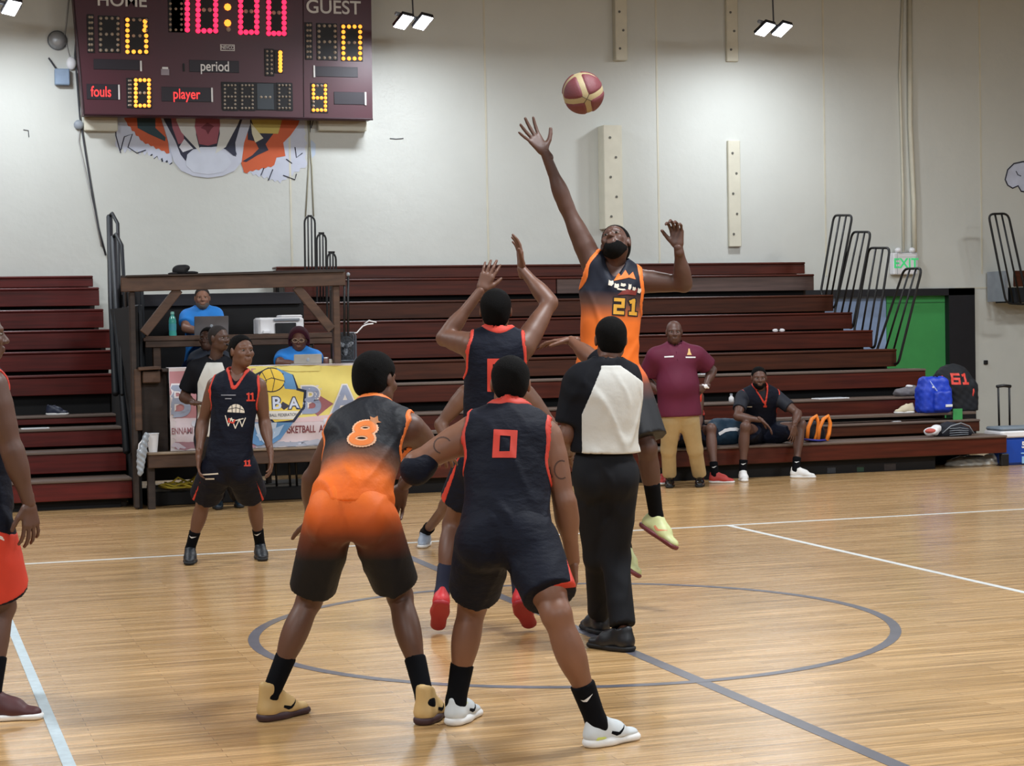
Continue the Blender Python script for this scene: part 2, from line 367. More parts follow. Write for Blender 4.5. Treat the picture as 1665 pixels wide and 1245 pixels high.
def make_head(P, root, skin, hair, kind='short', beard=None, ear=1):
    c, s = P.H, P.s*P.hs; fr = (P.hl, P.hf, P.hu)
    def w(x, y, z): return V(c) + s*(x*P.hl + y*P.hf + z*P.hu)
    S = SDF(); S.add(el(w(0, -.012, .032), (.077*s, .096*s, .084*s), fr), .02); S.add(el(w(0, .025, -.03), (.061*s, .067*s, .085*s), fr), .03)
    S.add(el(w(0, .042, -.078), (.042*s, .045*s, .034*s), fr), .03); S.add(rc(w(-.045, .005, -.06), w(.045, .005, -.06), .022*s, .022*s), .03)
    S.add(rc(w(0, .084, .012), w(0, .108, -.024), .008*s, .0125*s), .012)
    for x in (-1, 1):
        S.add(el(w(x*.014, .098, -.028), (.009*s,)*3), .008); S.add(rc(w(x*.014, .086, .027), w(x*.047, .072, .024), .010*s, .008*s), .012)
        S.add(el(w(x*.043, .068, -.022), (.020*s,)*3), .02); S.add(el(w(x*.079, -.004, -.004), (.009*s, .019*s, .031*s), fr), .008)
    S.add(rc(w(-.018, .094, -.053), w(.018, .094, -.053), .0075*s, .0075*s), .006); S.add(rc(w(-.015, .093, -.066), w(.015, .093, -.066), .0085*s, .0085*s), .006)
    S.add(rc(w(0, -.02, -.05), V(P.N) + P.sp*.0, .054*s, .060*P.s*P.b), .03)
    for x in (-1, 1):
        f = el(w(x*.031, .094, .006), (.016*s, .012*s, .010*s), fr)[0]; S.sub(f, .010)
    hm = S.mesh(.0058*P.hq)
    # eyes, hair, beard
    if P.hf @ FF < .3:
        for x in (-1, 1):
            e = MB(); e.ell(w(x*.031, .079, .006), (.0125*s, .0110*s, .0052*s), fr, 12, 8); e.mi = 1; e.ell(w(x*.031, .0865, .006), (.0068*s, .0050*s, .0062*s), fr, 10, 6)
            e.build('eye', [M['eyewhite'], M['iris']], root, 1)
    if kind:
        th = {'short': .006, 'afro': .022, 'buzz': .003, 'long': .03, 'balding': .003, 'thick': .012}[kind]
        Hs = SDF(); Hs.add(el(w(0, -.014, .034), ((.078 + th)*s, (.097 + th)*s, (.085 + th)*s), fr), .02)
        Hs.add(el(w(0, -.045, -.02), ((.063 + th)*s, (.055 + th)*s, (.06 + th)*s), fr), .03)
        if kind == 'long': Hs.add(el(w(0, -.02, -.03), (.105*s, .085*s, .1*s), fr), .04)
        hy, hz = (.072, .088) if kind != 'balding' else (.03, .03)
        nn = unit(P.hf*.84 - P.hu*.54); p0 = w(0, hy, hz)
        if kind == 'balding': nn = unit(P.hf*.35 + P.hu*.9); p0 = w(0, .05, .035)
        Hs.keep(lambda Q: (Q - p0) @ nn); lowp = w(0, -.06, -.075 if kind != 'long' else -.11); Hs.keep(lambda Q: -((Q - lowp) @ P.hu), .01)
        for x in (-1, 1): Hs.sub(el(w(x*.085, .0, -.006), (.018*s, .024*s, .034*s), fr)[0], .004)
        if kind in ('afro', 'thick', 'long'):
            Hs.dis = lambda Q: .0016*(np.sin(Q[..., 0]*260)*np.sin(Q[..., 1]*240 + 1)*np.sin(Q[..., 2]*250 + 2))
        put('hair', [Hs.mesh(.0062*P.hq)], hair, root)
    if beard:
        B = SDF(); B.add(el(w(0, .025, -.034), (.0632*s, .0692*s, .087*s), fr), .02); B.add(el(w(0, .046, -.082), (.046*s, .050*s, .038*s), fr), .03); B.add(rc(w(-.05, .005, -.06), w(.05, .005, -.06), .023*s, .023*s), .03)
        pz = w(0, 0, -.046); B.keep(lambda Q: (Q - pz) @ unit(P.hu + P.hf*.05)); B.sub(el(w(0, .10, -.058), (.028*s, .03*s, .016*s), fr)[0], .004); py = w(0, .012, 0); B.keep(lambda Q: -((Q - py) @ P.hf))
        put('beard', [B.mesh(.0058*P.hq)], beard, root)
    return hm
def foot_pts(P, heel, toe): 
    d = unit(V(toe) - heel); L = .275*P.s*P.fsz; return V(heel), V(heel) + d*L
def shoe(P, root, heel, toe, up, A, mu, ms, name='shoe', high=0., style=None, lab=None, accent=None, laces=None):
    d = unit(V(toe) - heel); up = unit(V(up) - d*(V(up) @ d)); t = np.cross(d, up); z = P.s*P.fsz; o = V(heel)
    w = lambda x, y, q: o + d*x*z + t*y*z + up*q*z
    S = SDF(); S.add(rc(w(.045, 0, .048), w(.15, 0, .046), .043*z, .040*z), .03); S.add(rc(w(.15, 0, .036), w(.232, .003, .026), .044*z, .036*z, up, .72), .03)
    S.add(rc(w(.052, 0, .05), w(.058, 0, .098 + high), .042*z, .040*z), .02); S.add(rc(w(.09, 0, .085 + high*.6), w(.16, 0, .055), .034*z, .032*z), .03)
    S.add(rc(w(.028, 0, .05), w(.022, 0, .108 + high), .022*z, .013*z), .02)
    pb = w(0, 0, (P.st if hasattr(P, 'st') else .027) - .009); S.keep(lambda Q: -((Q - pb) @ up), .006)
    S.sub(rc(w(.066, 0, .105 + high), w(.07, 0, .2), .032*z, .04*z)[0], .008)
    so = put(name, [S.mesh(.0055*P.hq)], mu, root, **({'label': lab} if lab else {}))
    B = SDF(); B.add(rc(w(.042, 0, .018), w(.10, 0, .018), .047*z, .041*z, up, .62), .03); B.add(rc(w(.11, 0, .016), w(.235, .004, .016), .044*z, .043*z, up, .55), .04)
    pt = w(0, 0, P.st if hasattr(P, 'st') else .027); B.keep(lambda Q: (Q - pt) @ up, .004); p0 = w(0, 0, 0); B.keep(lambda Q: -((Q - p0) @ up), .004)
    put('sole', [B.mesh(.0055*P.hq)], ms, so)
    if laces is not None:
        lb = MB()
        for i in range(4):
            x = .105 + i*.02; hh = .098 - i*.011 + high*.3; lb.tube([w(x, -.027, hh - .014), w(x + .004, 0, hh + .004), w(x, .027, hh - .014)], .003*z, 5)
        lb.build('laces', laces, so, 1)
    if accent is not None:                            # the curved tick on both flanks
        tk = [(.02, -.012), (.0, .0), (.004, .010), (.03, .002), (.075, .030), (.034, -.008)]
        for sd in (-1, 1):
            if (t*sd) @ FF < .2: decal('tick_mark', shape([(a*1.25, b) for a, b in tk]), so, w(.10, .05*sd, .052), d*z, up*z*(1), accent, .0015, .02, back=.05) if sd*1 > 0 else decal('tick_mark', shape([(-a*1.25, b) for a, b in tk]), so, w(.17, .05*sd, .052), -d*z, up*z, accent, .0015, .02, back=.05)
    return so
def build_person(name_label, P, skin, group=None, hairmat=None, hair='short', beard=None, parts=()):
    """P holds joints: P,N,H,Sa,Sb,Ea,Eb,Wa,Wb,Ia,Ib,Ka,Kb, feet (heel,toe,up); hands; returns root"""
    for k, v in dict(s=1., b=1., hs=1., hq=1., belly=0., fsz=1., q=.010, lg=0., st=.027).items():
        if not hasattr(P, k): setattr(P, k, v)
    P.sp = unit(V(P.N) - P.P); lat = unit(V(P.Sb) - P.Sa); P.cl = unit(lat - P.sp*(lat @ P.sp)); P.cf = np.cross(P.sp, P.cl)
    if P.cf @ V(P.front) < 0: P.cf = -P.cf
    P.pu = unit(P.sp*.6 + V([0, 0, .6])); lat = unit(V(P.Ib) - P.Ia); P.pl = unit(lat - P.pu*(lat @ P.pu)); P.pf = np.cross(P.pu, P.pl)
    if P.pf @ V(P.front) < 0: P.pf = -P.pf
    P.hf = unit(P.look); P.hu = unit(V(P.hup if hasattr(P, 'hup') else [0, 0, 1.]) - P.hf*(V(P.hup if hasattr(P, 'hup') else [0, 0, 1.]) @ P.hf)); P.hl = np.cross(P.hf, P.hu)
    P.A = {}
    for sd in 'ab':
        if hasattr(P, 'F' + sd):
            h, t, up = getattr(P, 'F' + sd); h, t = foot_pts(P, h, t); d = unit(t - h); up = unit(V(up) - d*(V(up) @ d)); setattr(P, 'F' + sd, (h, t, up)); P.A[sd] = h + d*.058*P.s*P.fsz + up*.10*P.s
    z = min([F[0][2] for F in [getattr(P, 'F' + q) for q in 'ab' if hasattr(P, 'F' + q)]] + [9]); base = V([P.P[0], P.P[1], max(0, z if z < 5 else P.P[2])])
    root = thing('person', name_label, 'person', base, group); P.root = root
    S = SDF()
    for p, k in torso(P, -.004): S.add(p, k)
    for sd in 'ab':
        for p, k in arm(P, *[getattr(P, q + sd) for q in 'SEW']): S.add(p, k)
        if sd in P.A:
            for p, k in leg(P, getattr(P, 'I' + sd), getattr(P, 'K' + sd), P.A[sd], P.lg): S.add(p, k)
            h, t, up = getattr(P, 'F' + sd); S.add(rc(P.A[sd], h + (t - h)*.45 + up*.05*P.s, .034*P.s, .028*P.s), .02)
    ms = [S.mesh(P.q), make_head(P, root, skin, hairmat, hair, beard)]
    for sd in 'ab':
        h = getattr(P, 'hand' + sd, None)
        if h: ms.append(hand(P, getattr(P, 'W' + sd), *h[:3], **(h[3] if len(h) > 3 else {})))
    P.body = put('body', ms, skin, root)
    return root
def cutset(P, kind, arms=False):
    s, b = P.s, P.s*P.b; c = []
    if kind == 'tank':
        for S, sg in ((P.Sa, -1), (P.Sb, 1)):
            o = unit(V(S) - P.N); a = V(S) + o*.055*b; c.append(rc(a + P.sp*.02, a - P.sp*.085*s, .088*b, .075*b)[0])
    if arms: return lambda Q: np.minimum.reduce([f(Q) for f in c])
    c.append(el(P.N + P.sp*.05*s + P.cf*.01*s, (.072*b, .075*b, .085*s), (P.cl, P.cf, P.sp))[0])
    if kind in ('tank', 'vneck'): c.append(rc(P.N + P.cf*.07*s + P.sp*.03*s, P.N + P.cf*.13*s - P.sp*.065*s, .055*b, .012*b)[0])
    return lambda Q: np.minimum.reduce([f(Q) for f in c])
def wr(P, amp=.004, fr=34, ph=0):                  # cloth folds
    def f(Q):
        a = (Q - P.P) @ P.sp; bb = (Q - P.P) @ P.cl; c = (Q - P.P) @ P.cf
        rd = lambda x, w: np.exp(-(np.sin(x)/w)**2)
        w1 = .9*np.sin(bb*17 + c*9 + ph); w2 = .8*np.sin(a*15 + c*12 + 2*ph)
        r = .55*rd(a*fr*.36 + 7*bb + w1 + ph, .34)*np.clip(.35 + np.sin(bb*12 + ph*2 + a*4), 0, 1)
        r += .55*rd(a*fr*.30 - 9*bb + w1*1.3 + 2*ph, .30)*np.clip(.35 + np.sin(bb*10 - a*7 + ph), 0, 1)
        r += .35*rd(bb*20 + c*8 + w2, .35)*np.clip(.3 - np.sin(a*9 + ph), 0, 1)
        return amp*(.35 - r)
    return f
def top(P, name, m, kind='tank', g=.018, trim=None, hem=.07, sleeve=None, tone=None, tw=.020, fold=.004, ph=0, flare=.0, q=None, neck=True):
    root = P.root; s, b = P.s, P.s*P.b; q = q or P.q
    def items(S):
        for p, k in torso(P, g, low=hem > .06): S.add(p, k)
        S.add(rc(lerp(P.P, P.N, .38), P.P - P.pu*(hem + .04)*s, .135*b + g + P.belly*.5, .155*b + g + flare + P.belly*.3, P.cf, .80), .06)
        if sleeve:
            for sd in 'ab':
                A, E = getattr(P, 'S' + sd), getattr(P, 'E' + sd); e = lerp(A, E, sleeve); dn = unit(V(E) - A); S.add(rc(A, e + dn*.05, .062*b + g, .052*b + g*1.3, ck=[(e, dn)]), .04)
        S.dis = wr(P, fold, 30, ph); ph_ = P.P - P.pu*hem*s; S.keep(lambda Q: -((Q - ph_) @ P.pu), .004)
        return S
    U = cutset(P, kind); S = items(SDF()); S.sub(U, .003)
    o = put(name, [S.mesh(q)], m, root, tone=tone)
    if trim is not None:
        T = items(SDF()); T.sub(U, .003); U2 = U if neck else cutset(P, kind, True); T.keep(lambda Q: U2(Q) - tw*s); put('trim', [T.mesh(min(q, .0075), grow=.0035)], trim, o)
    P.items = items; return o
def overlay(P, name, m, parent, keepf, grow=.003, q=None, tone=None, sub=None):
    S = P.items(SDF())
    if sub is not None: S.sub(sub, .003)
    S.keep(keepf, .002); return put(name, [S.mesh(q or min(P.q, .008), grow=grow)], m, parent, tone=tone)
def bottoms(P, name, m, frac=.85, g=.02, hemr=.095, waist=.09, tone=None, fold=.004, long=False, q=None, ph=0, stripe=None, smat=None, sw=(.012, .02), ssh=0., sout=.055):
    root = P.root; s, b = P.s, P.s*P.b; q = q or P.q
    def items(S):
        S.add(el(P.P, (.150*b + g, .118*b + g + P.belly*.3, .12*s + g), (P.pl, P.pf, P.pu)), .05)
        for sd in 'ab':
            if sd not in P.A: continue
            I, K, A = getattr(P, 'I' + sd), getattr(P, 'K' + sd), P.A[sd]
            S.add(el(lerp(P.P, I, .9) - P.pf*.045*s - P.pu*.02*s, (.087*b + g, .09*b + g, .10*s + g), (P.pl, P.pf, P.pu)), .05)
            if long:
                S.add(rc(I, K, .092*b + g, .066*b + g), .03); e = lerp(K, A, .93); dn = unit(V(A) - K); S.add(rc(K, e + dn*.05, .062*b + g, .058*b + g, ck=[(e, dn)]), .03)
            else:
                e = lerp(I, K, frac); dn = unit(V(K) - I); S.add(rc(lerp(I, K, .05), e + dn*.06, .095*b + g, hemr*b + g*.6, ck=[(e, dn)]), .025)
        S.dis = wr(P, fold, 26, ph + 1); pw = P.P + P.pu*waist*s; S.keep(lambda Q: (Q - pw) @ P.pu, .004); return S
    o = put(name, [items(SDF()).mesh(q)], m, root, tone=tone); P.bitems = items
    if stripe is not None:
        for sd in stripe:
            S = items(SDF()); I, K = getattr(P, 'I' + sd), getattr(P, 'K' + sd); ax = unit(V(K) - I); out = unit(V(I) - P.P); out = unit(out - ax*(out @ ax)); fw = np.cross(ax, out)
            c0 = V(I) - FF*ssh
            S.keep(lambda Q: np.maximum(np.abs((Q - c0) @ fw) - (sw[0] + sw[1]*np.clip(((Q - c0) @ ax)/.35, 0, 1))*s, -((Q - c0) @ out) + sout*s)); S.keep(lambda Q: (Q - I) @ ax - frac*np.linalg.norm(V(K) - I) + .002); put('side_stripe', [S.mesh(min(q, .0085), grow=.003)], smat, o)
    return o
def sock(P, sd, m, h=.15, tick=None):
    A, K = P.A[sd], getattr(P, 'K' + sd); d = unit(V(K) - A); b = P.s*P.b; S = SDF(); hh, t, up = getattr(P, 'F' + sd)
    e = A + d*h*P.s; S.add(rc(A - d*.02, e + d*.03, .039*b, .049*b, ck=[(e, d)]), .02); S.add(rc(A, hh + (t - hh)*.3 + up*.05*P.s, .038*b, .033*b), .02)
    o = put('sock', [S.mesh(.007*P.hq)], m, P.root)
    if tick is not None:
        side = unit(np.cross(d, FF)); decal('tick_mark', shape([(-.02, -.004), (-.028, .006), (-.016, .002), (.028, .014), (-.006, -.008)]), o, A + d*h*.62*P.s - FF*.06, -side*P.s, d*P.s, tick, .002, .01, back=.05)
    return o
def feet(P, up_mat, sole_mat, **kw):
    out = []
    for sd in 'ab':
        if sd not in P.A: continue
        h, t, up = getattr(P, 'F' + sd); out.append(shoe(P, P.root, h, t, up, P.A[sd], up_mat, sole_mat, **kw))
    return out
# ------------------------------------------------------------------ materials in use
M = {}
M['eyewhite'] = mat('eye_white', '8d867d', .5); M['iris'] = mat('iris', '140c08', .2)
M['wall'] = mat('painted_wall', 'c9cbc4', .75, noise=.05, nscale=.7, bump=.25, bscale=7)
M['cream'] = mat('cream_board', 'cfcbb8', .6, noise=.05)
M['wood'] = mat('varnished_bleacher', '4b1c10', .40, noise=.35, nscale=3.2, stretch=(.5, 6, 9), spec=.35)
M['wood2'] = mat('brown_bleacher', '472212', .42, noise=.35, nscale=3.2, stretch=(.5, 6, 9), spec=.35)
M['woodgrey'] = mat('worn_bleacher', '5a4640', .5, noise=.3, nscale=3.2, stretch=(.5, 6, 9))
M['woodtop'] = mat('pale_plank_top', '64544a', .45, noise=.2, nscale=3, stretch=(.5, 6, 9))  # paler tone holds the highlight along the varnished plank edges
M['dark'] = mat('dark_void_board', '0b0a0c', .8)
M['timber'] = mat('stained_timber', '4a3426', .6, noise=.35, nscale=4, stretch=(1, 5, 5))
M['timberd'] = mat('dark_timber', '2c211b', .65, noise=.35, nscale=4, stretch=(1, 5, 5))
M['black'] = mat('black_metal', '0b0b0d', .5); M['navymetal'] = mat('navy_rail_metal', '0c131b', .6)
M['rubber'] = mat('black_rubber', '101012', .7)
M['white'] = mat('white_plastic', 'e8e8ea', .4, noise=.03); M['grey'] = mat('grey_plastic', '8d949c', .5); M['blackpl'] = mat('black_plastic', '141518', .45)
def floor_mat():
    m = bpy.data.materials.new('court_maple'); m.use_nodes = True; N = m.node_tree.nodes; L = m.node_tree.links; b = N['Principled BSDF']
    tc = N.new('ShaderNodeTexCoord'); br = N.new('ShaderNodeTexBrick'); L.new(tc.outputs['Object'], br.inputs[0])
    br.inputs['Color1'].default_value = lin('d6ae7a'); br.inputs['Color2'].default_value = lin('bb935e'); br.inputs['Mortar'].default_value = lin('85633e')
    br.inputs['Scale'].default_value = 1; br.inputs['Brick Width'].default_value = .95; br.inputs['Row Height'].default_value = .057; br.inputs['Mortar Size'].default_value = .0012; br.inputs['Mortar Smooth'].default_value = .3; br.inputs['Bias'].default_value = -.15
    mp = N.new('ShaderNodeMapping'); mp.inputs['Scale'].default_value = (.7, 22, 1); L.new(tc.outputs['Object'], mp.inputs[0])
    n1 = N.new('ShaderNodeTexNoise'); n1.inputs['Scale'].default_value = 1.6; n1.inputs['Detail'].default_value = 8; n1.inputs['Roughness'].default_value = .7; L.new(mp.outputs[0], n1.inputs[0])
    r1 = N.new('ShaderNodeMapRange'); r1.inputs[1].default_value = .32; r1.inputs[2].default_value = .72; r1.inputs[3].default_value = .50; r1.inputs[4].default_value = 1.36; L.new(n1.outputs[0], r1.inputs[0])
    n2 = N.new('ShaderNodeTexNoise'); n2.inputs['Scale'].default_value = .5; n2.inputs['Detail'].default_value = 3; L.new(tc.outputs['Object'], n2.inputs[0])
    r2 = N.new('ShaderNodeMapRange'); r2.inputs[3].default_value = .88; r2.inputs[4].default_value = 1.12; L.new(n2.outputs[0], r2.inputs[0])
    mu = N.new('ShaderNodeMath'); mu.operation = 'MULTIPLY'; L.new(r1.outputs[0], mu.inputs[0]); L.new(r2.outputs[0], mu.inputs[1])
    sc = N.new('ShaderNodeVectorMath'); sc.operation = 'SCALE'; L.new(br.outputs[0], sc.inputs[0]); L.new(mu.outputs[0], sc.inputs['Scale']); L.new(sc.outputs[0], b.inputs['Base Color'])
    rr = N.new('ShaderNodeMapRange'); rr.inputs[3].default_value = .16; rr.inputs[4].default_value = .36; L.new(n1.outputs[0], rr.inputs[0]); L.new(rr.outputs[0], b.inputs['Roughness'])
    b.inputs['Coat Weight'].default_value = .35; b.inputs['Coat Roughness'].default_value = .16
    bp = N.new('ShaderNodeBump'); bp.inputs['Strength'].default_value = .12; bp.inputs['Distance'].default_value = .01; L.new(n1.outputs[0], bp.inputs['Height']); L.new(bp.outputs[0], b.inputs['Normal'])
    return m
# ------------------------------------------------------------------ room shell
WY = 13.8
floor = MB().box((-16, -14, -.1), (20, WY + .2, 0)).build('floor', floor_mat(), kind='structure')
def sheet(name, poly, z, m, parent, **kw):
    return MB().prism(poly, (0, 0, .0005), (1, 0, 0), (0, 1, 0), z).build(name, m, parent, org=(0, 0, 0), **kw)
gl = mat('grey_court_paint', '5f5f68', .4, noise=.1, coat=.3); wl = mat('white_court_tape', 'd9dcda', .45, noise=.08, nscale=14)
def bar(x0, y0, x1, y1, w):
    d = unit(V([x1 - x0, y1 - y0])); n = V([-d[1], d[0]])*w/2; a = V([x0, y0]); b = V([x1, y1]); return [a - n, b - n, b + n, a + n]
sheet('centre_line', bar(0, -12, 0, 4.45, .075), .001, gl, floor, label='grey centre line running away across the court')
ring = MB(); k = 96
vs = [(r*math.cos(2*math.pi*i/k), r*math.sin(2*math.pi*i/k), z) for r in (1.755, 1.815) for z in (.0005, .002) for i in range(k)]
fs = []
for i in range(k):
    j = (i + 1) % k; fs += [(k + i, k + j, 3*k + j, 3*k + i), (i, 2*k + i, 2*k + j, j), (i, j, k + j, k + i), (2*k + i, 3*k + i, 3*k + j, 2*k + j)]
ring.add(vs, fs).build('centre_circle', gl, floor, label='grey painted centre circle')
sheet('side_line', bar(-14, 4.474, 18, 4.474, .05), .0016, wl, floor, label='white side line in front of the bleachers')
sheet('attack_line', bar(2.99, -12, 2.99, 4.45, .05), .0016, wl, floor, label='white line running to the lower right')
sheet('attack_line', bar(-2.988, -12, -2.988, 4.45, .05), .0024, mat('blue_white_tape', 'b9c9cf', .45, noise=.12, nscale=20), floor, label='broad pale white line at lower left')
# wall with the door opening
dr = at(1583, 468, 1, WY); dl = at(1340, 470, 1, WY); DX0, DX1, DZ = 7.4, float(dr[0]), float(dr[2])
wb = MB(); wb.box((-16, WY, 0), (DX0, WY + .2, 9)); wb.box((DX1, WY, 0), (20, WY + .2, 9)); wb.box((DX0, WY, DZ), (DX1, WY + .2, 9))
wall = wb.build('wall_back', M['wall'], kind='structure')
for u in (470, 790, 1069, 1340, 1594):
    x = float(at(u, 200, 1, WY)[0]); MB().box((x - .012, WY - .006, 2.3), (x + .012, WY + .001, 8.5)).build('panel_seam', M['cream'], wall)
x = float(at(1594, 470, 1, WY)[0]); MB().box((x - .4, WY - .008, 2.095), (14, WY + .001, 2.115)).build('panel_seam', M['cream'], wall)
ceil = MB().box((-16, -14, 9), (20, WY + .2, 9.1)).build('ceiling', mat('ceiling_paint', '8d877a', .8), kind='structure')
# door recess
door = thing('door_1', None, None, ((DX0 + DX1)/2, WY, 0)); door['kind'] = 'structure'
fm = mat('black_frame', '14151c', .5); fb = MB(); fb.box((DX1 - .42, WY - .03, 0), (DX1, WY + .25, DZ)); fb.box((DX0, WY - .03, DZ - .10), (DX1, WY + .25, DZ)); fb.build('door_frame', fm, door)
gx = float(at(1447, 550, 1, WY)[0]); MB().box((gx, WY + .08, 0), (DX1 - .40, WY + .13, DZ - .09)).build('door_panel', mat('green_panel', '3f9a52', .55, noise=.05), door, label='bright green panel')
MB().box((DX0, WY + .1, 0), (gx, WY + .14, DZ - .09)).build('door_panel', mat('pale_blue_panel', '8fa6cb', .6), door, label='pale blue panel')
MB().box((gx, WY + .07, DZ - .2), (DX1 - .42, WY + .09, DZ - .19)).build('door_lip', mat('dark_green', '2c6e3c', .6), door)
# ------------------------------------------------------------------ bleachers
RUN = .53; Y0 = 8.68
def bleacher(name, label, X0, X1s, zs, woods, open_k=(), joint=None):
    t = thing(name, label, 'bleacher', ((X0 + X1s[0])/2, Y0, 0)); n = len(zs)
    for k in range(n):
        y = Y0 + k*RUN; z = zs[k]; x1 = X1s[k]; prev = zs[k - 1] if k else 0
        h = min(.215, z - prev - .02) if k else .20
        if k in open_k: h = .09
        m = woods[k % len(woods)]
        a, b = min(X0, x1), max(X0, x1)
        if joint and k in joint:
            jx, m2 = joint[k]; MB().box((a, y, z - h), (jx - .006, y + .04, z - .028), .006).build('fascia_board', m, t); MB().box((jx + .006, y + .002, z - h), (b, y + .04, z - .028), .006).build('fascia_board', m2, t)
        else: MB().box((a, y, z - h), (b, y + .04, z - .028), .006).build('fascia_board', m, t)
        MB().box((a, y - .015, z - .028), (b, y + .27, z), .008).build('seat_plank', M['woodtop'] if k < 4 else m, t)
        if k < n - 1: MB().box((a, y + .30, z - .03), (b, y + RUN - .01, z - .004), .006).build('foot_plank', M['woodtop'] if k < 3 else M['timberd'], t)
        MB().box((a + .04, y + .12, 0.0), (b - (.85 if k == 0 and b > 5 else .10), y + .16, z - .04)).build('gap_shade_panel', M['dark'], t)  # near-black sheet standing for the shade in the gaps below each row
        for xx in (a + .02, b - (.9 if k == 0 and b > 5 else .10)): MB().box((xx, y + .17, 0), (xx + .06, min(y + RUN - .05, WY - .03), z - .04)).build('end_bracket', M['timberd'], t)
    return t
_q = [at(u, v, 1, Y0 + k*RUN) for k, (u, v) in enumerate([(1637, 707), (1593, 681), (1590, 641), (1505, 599), (1457.7, 567), (1419, 536.4), (1385.7, 507.4), (1355, 479), (1323.4, 445.5), (1308.7, 426)])]
ZR = [float(p[2]) for p in _q]; XR = [float(p[0]) for p in _q]; XR[2] = XR[1]
jx = float(at(905, 460, 1, Y0 + 8*RUN)[0])
bl = bleacher('bleacher', 'long maroon stepped wooden bleacher behind the referee and coach', .98, XR, ZR, [M['wood'], M['wood2'], M['wood']], joint={8: (jx, M['woodgrey'])})
MB().box((.98, Y0 + .60, ZR[1] + .055), (XR[1], Y0 + .86, ZR[1] + .085), .004).build('seat_plank', M['woodtop'], bl)
_q = [at(u, v, 1, Y0 + k*RUN) for k, (u, v) in enumerate([(215, 776), (205, 730), (205, 693), (200, 672), (195, 607), (184.5, 569), (179.5, 535), (168, 502), (161, 467), (151, 448)])]
ZL = [float(p[2]) for p in _q]; XL = [float(p[0]) for p in _q]
bleacher('bleacher', 'left-hand maroon stepped wooden bleacher, cut off by the left edge', -9, XL, ZL, [mat('red_bleacher', '561612', .40, noise=.35, nscale=3.2, stretch=(.5, 6, 9), spec=.35)], open_k=(3,))
# far right end of the next bleacher
fr_ = thing('bleacher', 'dark raised end of another bleacher at the far right edge', 'bleacher', (12.6, 13.2, 0)); q = at(1640, 440, 1, 13.2); q2 = at(1640, 492, 1, 13.2)
MB().box((q[0] + .1, 13.2, (q[2] + q2[2])/2), (16, 13.25, q[2]), .006).build('fascia_board', M['wood2'], fr_); MB().box((q[0] + .1, 13.22, q2[2]), (16, 13.7, (q[2] + q2[2])/2 - .01)).build('frame_panel', M['navymetal'], fr_)
MB().box((q[0], 13.3, q2[2] + .02), (q[0] + .05, 13.75, q[2])).build('end_panel', M['grey'], fr_)
# rails
def rail(label, TL, TR, BL, BR, plane, xb, xt, group=None, bars=2, m='black', r=.016):
    P = [at(*TL, plane, xt), at(*TR, plane, xt), at(*BR, plane, xb), at(*BL, plane, xb)]; t = thing('guard_rail', label, 'railing', P[3], group)
    def rnd(a, b, c): return [lerp(b, a, .0) + (V(a) - b)/max(1e-6, np.linalg.norm(V(a) - b))*.09*(1 - s)**2 + (V(c) - b)/max(1e-6, np.linalg.norm(V(c) - b))*.09*s**2 for s in np.linspace(0, 1, 6)]
    pts = []
    for i in range(4): pts += rnd(P[i - 1], P[i], P[(i + 1) % 4])
    MB().tube(pts, r, 8, closed=True).build('hoop', M[m], t, 1)
    for i in range(bars):
        f = (i + 1)/(bars + 1); MB().tube([lerp(P[0], P[1], f), lerp(P[3], P[2], f)], r*.85, 8).build('bar', M[m], t, 1)
    return t
rail('tallest black tube rail at the right end of the long bleacher', (1356, 350), (1386, 350), (1334, 478), (1357, 503), 0, 8.13, 8.35)
rail('black tube rail, second from the tall end beside the doorway', (1386, 377), (1416, 377), (1356, 512), (1386, 536), 0, 8.13, 8.35)
rail('black tube rail, third from the tall end beside the doorway', (1413, 403), (1447, 403), (1388, 543), (1422, 568), 0, 8.13, 8.35)
rail('lowest black tube rail crossing the exit sign and green panel', (1470, 437), (1499, 436), (1424, 575), (1460, 594), 0, 8.13, 8.35)
rail('black tube rail leaning at the far right edge', (1607, 348), (1639, 347), (1636, 493), (1672, 495), 1, 13.0, 13.0)
rail('tallest of the three small rails above the timber stand', (495, 351), (512, 351), (497, 500), (514, 506), 1, 13.1, 13.1, r=.012)
rail('middle one of the three small rails above the timber stand', (515, 379), (530, 379), (516, 520), (531, 526), 1, 12.6, 12.6, r=.012)
rail('shortest of the three small rails above the timber stand', (532, 410), (546, 410), (532, 545), (548, 549), 1, 12.1, 12.1, r=.012)
for lab, u0, v0, u1, v1, y in [('tall navy edge-on rail left of the timber stand', 178, 352, 188, 640, 11.9), ('shorter navy edge-on rail left of the timber stand', 184, 386, 206, 735, 10.8)]:
    a = at(u0, v0, 1, y); b = at(u1, v1, 1, 9.4 if u0 < 180 else 8.9); t = thing('guard_rail', lab, 'railing', b)
    MB().tube([a, lerp(a, b, .5) + V([0, .1, 0]), b], .035, 8).build('post', M['navymetal'], t, 1); a2 = a + V([.05, -.35, -.1]); MB().tube([a, a + V([.02, -.1, .03]), a2, b + V([.03, -.3, 0])], .02, 8).build('hoop', M['navymetal'], t, 1)
    MB().box((a[0] + .01, min(a[1], b[1]), b[2]), (a[0] + .05, max(a[1], b[1]) - .2, a[2] - .75), .01).build('side_panel', M['navymetal'], t)
